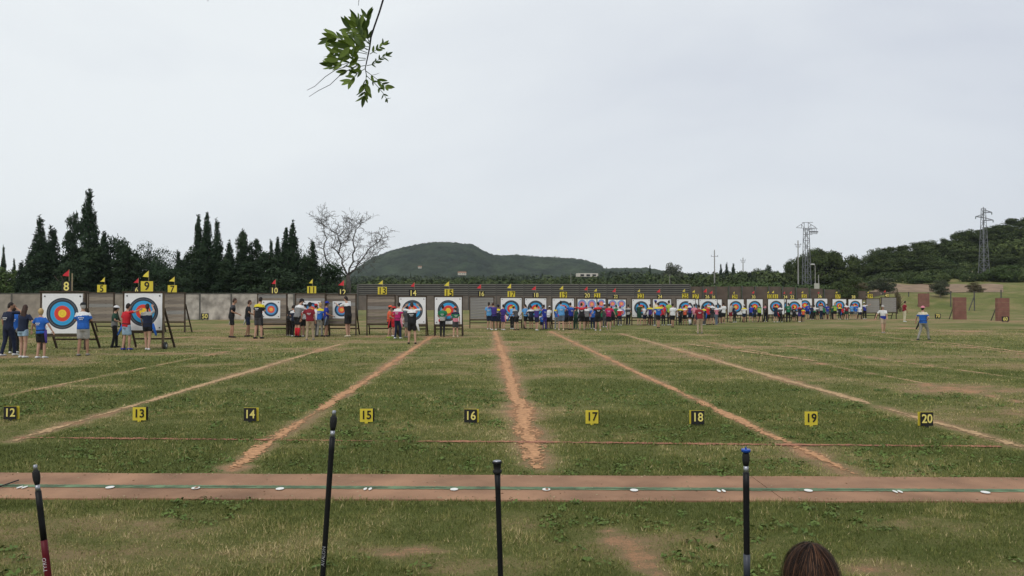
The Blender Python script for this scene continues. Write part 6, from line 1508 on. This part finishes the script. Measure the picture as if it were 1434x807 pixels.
def hanging_twig():
    D = 2.2; r = random.Random(9); o0 = P(530, 20, D)
    t = thing('leafy_twig', 'leafy green twig hanging into the sky at the top', 'twig', tuple(o0)); k = D/1080
    def L(px, py, dy=0.0): q = P(px, py, D+dy); q = Vector(q)-o0; return q
    stem = [(550, -260, .1), (546, -120, .05), (541, -40, 0), (536.5, 0, 0), (531, 18, 0), (524, 38, 0), (519.5, 52, 0), (517.5, 68, .01), (514, 84, .01), (511.5, 96, .02), (513.5, 108, .02)]
    MB().loft([L(*p) for p in stem], [.006, .0045, .0032, .0028, .0026, .0026, .0026, .0022, .0018, .0014, .001], 8).obj('stem', TWIG, t, True)
    def leaf(px, py, ang, ln, dy, roll=None, mi=None):
        """ang: direction in the picture plane, degrees from right, up positive"""
        o = link('leaf', LM[mi if mi is not None else r.randrange(6)], t, L(px, py, dy)); yv = Vector((math.cos(R(ang)), r.uniform(-.45, .45), math.sin(R(ang)))).normalized()
        nrm = Vector((r.uniform(-.5, .5), -1, r.uniform(-.5, .5))); roll = r.uniform(-50, 50) if roll is None else roll
        nrm = Matrix.Rotation(R(roll), 3, yv) @ nrm; x = yv.cross(nrm).normalized(); z = x.cross(yv)
        m = Matrix((x, yv, z)).transposed(); s = ln*k; o.rotation_euler = m.to_euler(); o.scale = (s, s, s)
    def spray(pts, n, ln, a0, spread, end=True, dark=None):
        """compound leaf: a thin stalk with paired leaflets"""
        P3 = [L(x, y, dy) for x, y, dy in pts]; MB().loft(P3, [.0011]+[.0009]*(len(pts)-2)+[.0006], 5).obj('stalk', LF2, t)
        for i in range(n):
            f = 0.22+0.78*i/(n-1) if n > 1 else 1; u = f*(len(pts)-1); j = min(int(u), len(pts)-2); w = u-j
            x = pts[j][0]*(1-w)+pts[j+1][0]*w; y = pts[j][1]*(1-w)+pts[j+1][1]*w; dy = pts[j][2]*(1-w)+pts[j+1][2]*w
            dr = math.degrees(math.atan2(-(pts[j+1][1]-pts[j][1]), pts[j+1][0]-pts[j][0]))
            for s in (-1, 1): leaf(x, y, dr+s*spread*r.uniform(.6, 1.2), ln*r.uniform(.75, 1.15), dy, mi=dark)
        if end: leaf(pts[-1][0], pts[-1][1], dr+r.uniform(-10, 10), ln*1.15, pts[-1][2], mi=dark)
    spray([(519, 60, 0), (507, 44, -.03), (502, 32, -.04)], 4, 18, 0, 42)
    spray([(518, 66, 0), (512, 40, .03), (514, 26, .04)], 4, 17, 0, 34, dark=1)
    spray([(516, 70, 0), (500, 62, -.03), (486, 57, -.05), (472, 54, -.06)], 5, 19, 0, 40)
    spray([(514, 76, 0), (495, 72, .02), (478, 74, .03), (468, 75, .04)], 5, 17, 0, 36)
    spray([(512, 84, 0), (494, 86, -.02), (476, 92, -.03), (466, 92, -.03)], 5, 17, 0, 34)
    spray([(514, 70, 0), (492, 54, .05), (474, 48, .06), (462, 54, .07)], 4, 17, 0, 38)
    spray([(517, 62, 0), (505, 52, .06), (492, 42, .08)], 4, 20, 0, 40)
    spray([(518, 66, 0), (504, 64, -.07), (490, 66, -.1)], 4, 20, 0, 46)
    spray([(516, 60, 0), (506, 50, -.05), (500, 38, -.06)], 4, 17, 0, 30)
    spray([(512, 82, 0), (490, 80, -.06), (474, 84, -.07)], 4, 18, 0, 30)
    spray([(514, 74, 0), (498, 68, .05), (484, 62, .06), (474, 64, .06)], 4, 18, 0, 34)
    spray([(511, 92, 0), (498, 94, .03), (486, 99, .04)], 3, 15, 0, 36)
    spray([(512, 96, 0), (500, 103, -.03), (492, 112, -.04)], 4, 15, 0, 38)
    spray([(513, 104, 0), (512, 120, .0), (510, 134, .02)], 5, 15, 0, 36)
    spray([(513, 100, 0), (524, 108, .02), (534, 116, .03), (540, 120, .03)], 4, 14, 0, 38)
    spray([(514, 92, 0), (524, 90, .03), (532, 82, .04), (540, 78, .05)], 5, 10, 0, 38, dark=4)
    spray([(518, 76, 0), (527, 70, -.02), (536, 63, -.03)], 4, 9, 0, 40)
    spray([(513, 106, 0), (526, 118, .02), (536, 130, .03), (541, 138, .05)], 4, 9, 0, 45, dark=1)
    for pts in ([(503, 90, 0), (478, 104, 0), (462, 119, 0), (446, 127, 0), (433, 135.5, 0)], [(490, 92, .02), (470, 98, .02), (455, 108, .02), (441, 121, .02), (430, 126.5, .02)]):
        MB().loft([L(*p) for p in pts], [.0011, .001, .0009, .0008, .0006], 5).obj('tendril', TWIG, t)
    # tips of other twigs just entering at the top edge
    o2 = thing('twig_tip', 'tiny dark twig tips entering at the top edge left of the stem', 'twig', tuple(o0))
    for pts in ([(500, -40, .1), (503, -6, .1), (502, 8, .1)],): MB().loft([L(*p) for p in pts], [.002, .0012, .0006], 5).obj('stem', TWIG, o2)
    o3 = MB().loft([P(300, -60, D), P(293, -8, D), P(291, 2, D)], [.002, .0015, .0007], 5).obj('twig_tip', TWIG); tag(o3, 'tiny dark twig tip at the top edge far left of the leafy twig', 'twig')
hanging_twig()
# ------------------------------------------------------------------ air
def haze():
    x0, x1, y0, y1, z0, z1 = -2300, 2300, -300, 2400, -1.5, 200
    o = MB().box(((x0+x1)/2, (y0+y1)/2, (z0+z1)/2), (x1-x0, y1-y0, z1-z0)).obj('haze', mat('haze_air', (1, 1, 1))); o['kind'] = 'stuff'
    m = o.data.materials[0]; nt = m.node_tree; nt.nodes.clear(); out = nt.nodes.new('ShaderNodeOutputMaterial'); v = nt.nodes.new('ShaderNodeVolumePrincipled')
    v.inputs['Color'].default_value = (0.80, 0.88, 0.96, 1); v.inputs['Density'].default_value = HAZE; v.inputs['Anisotropy'].default_value = 0.2
    nt.links.new(v.outputs['Volume'], out.inputs['Volume'])
HAZE = 0.00010
haze()
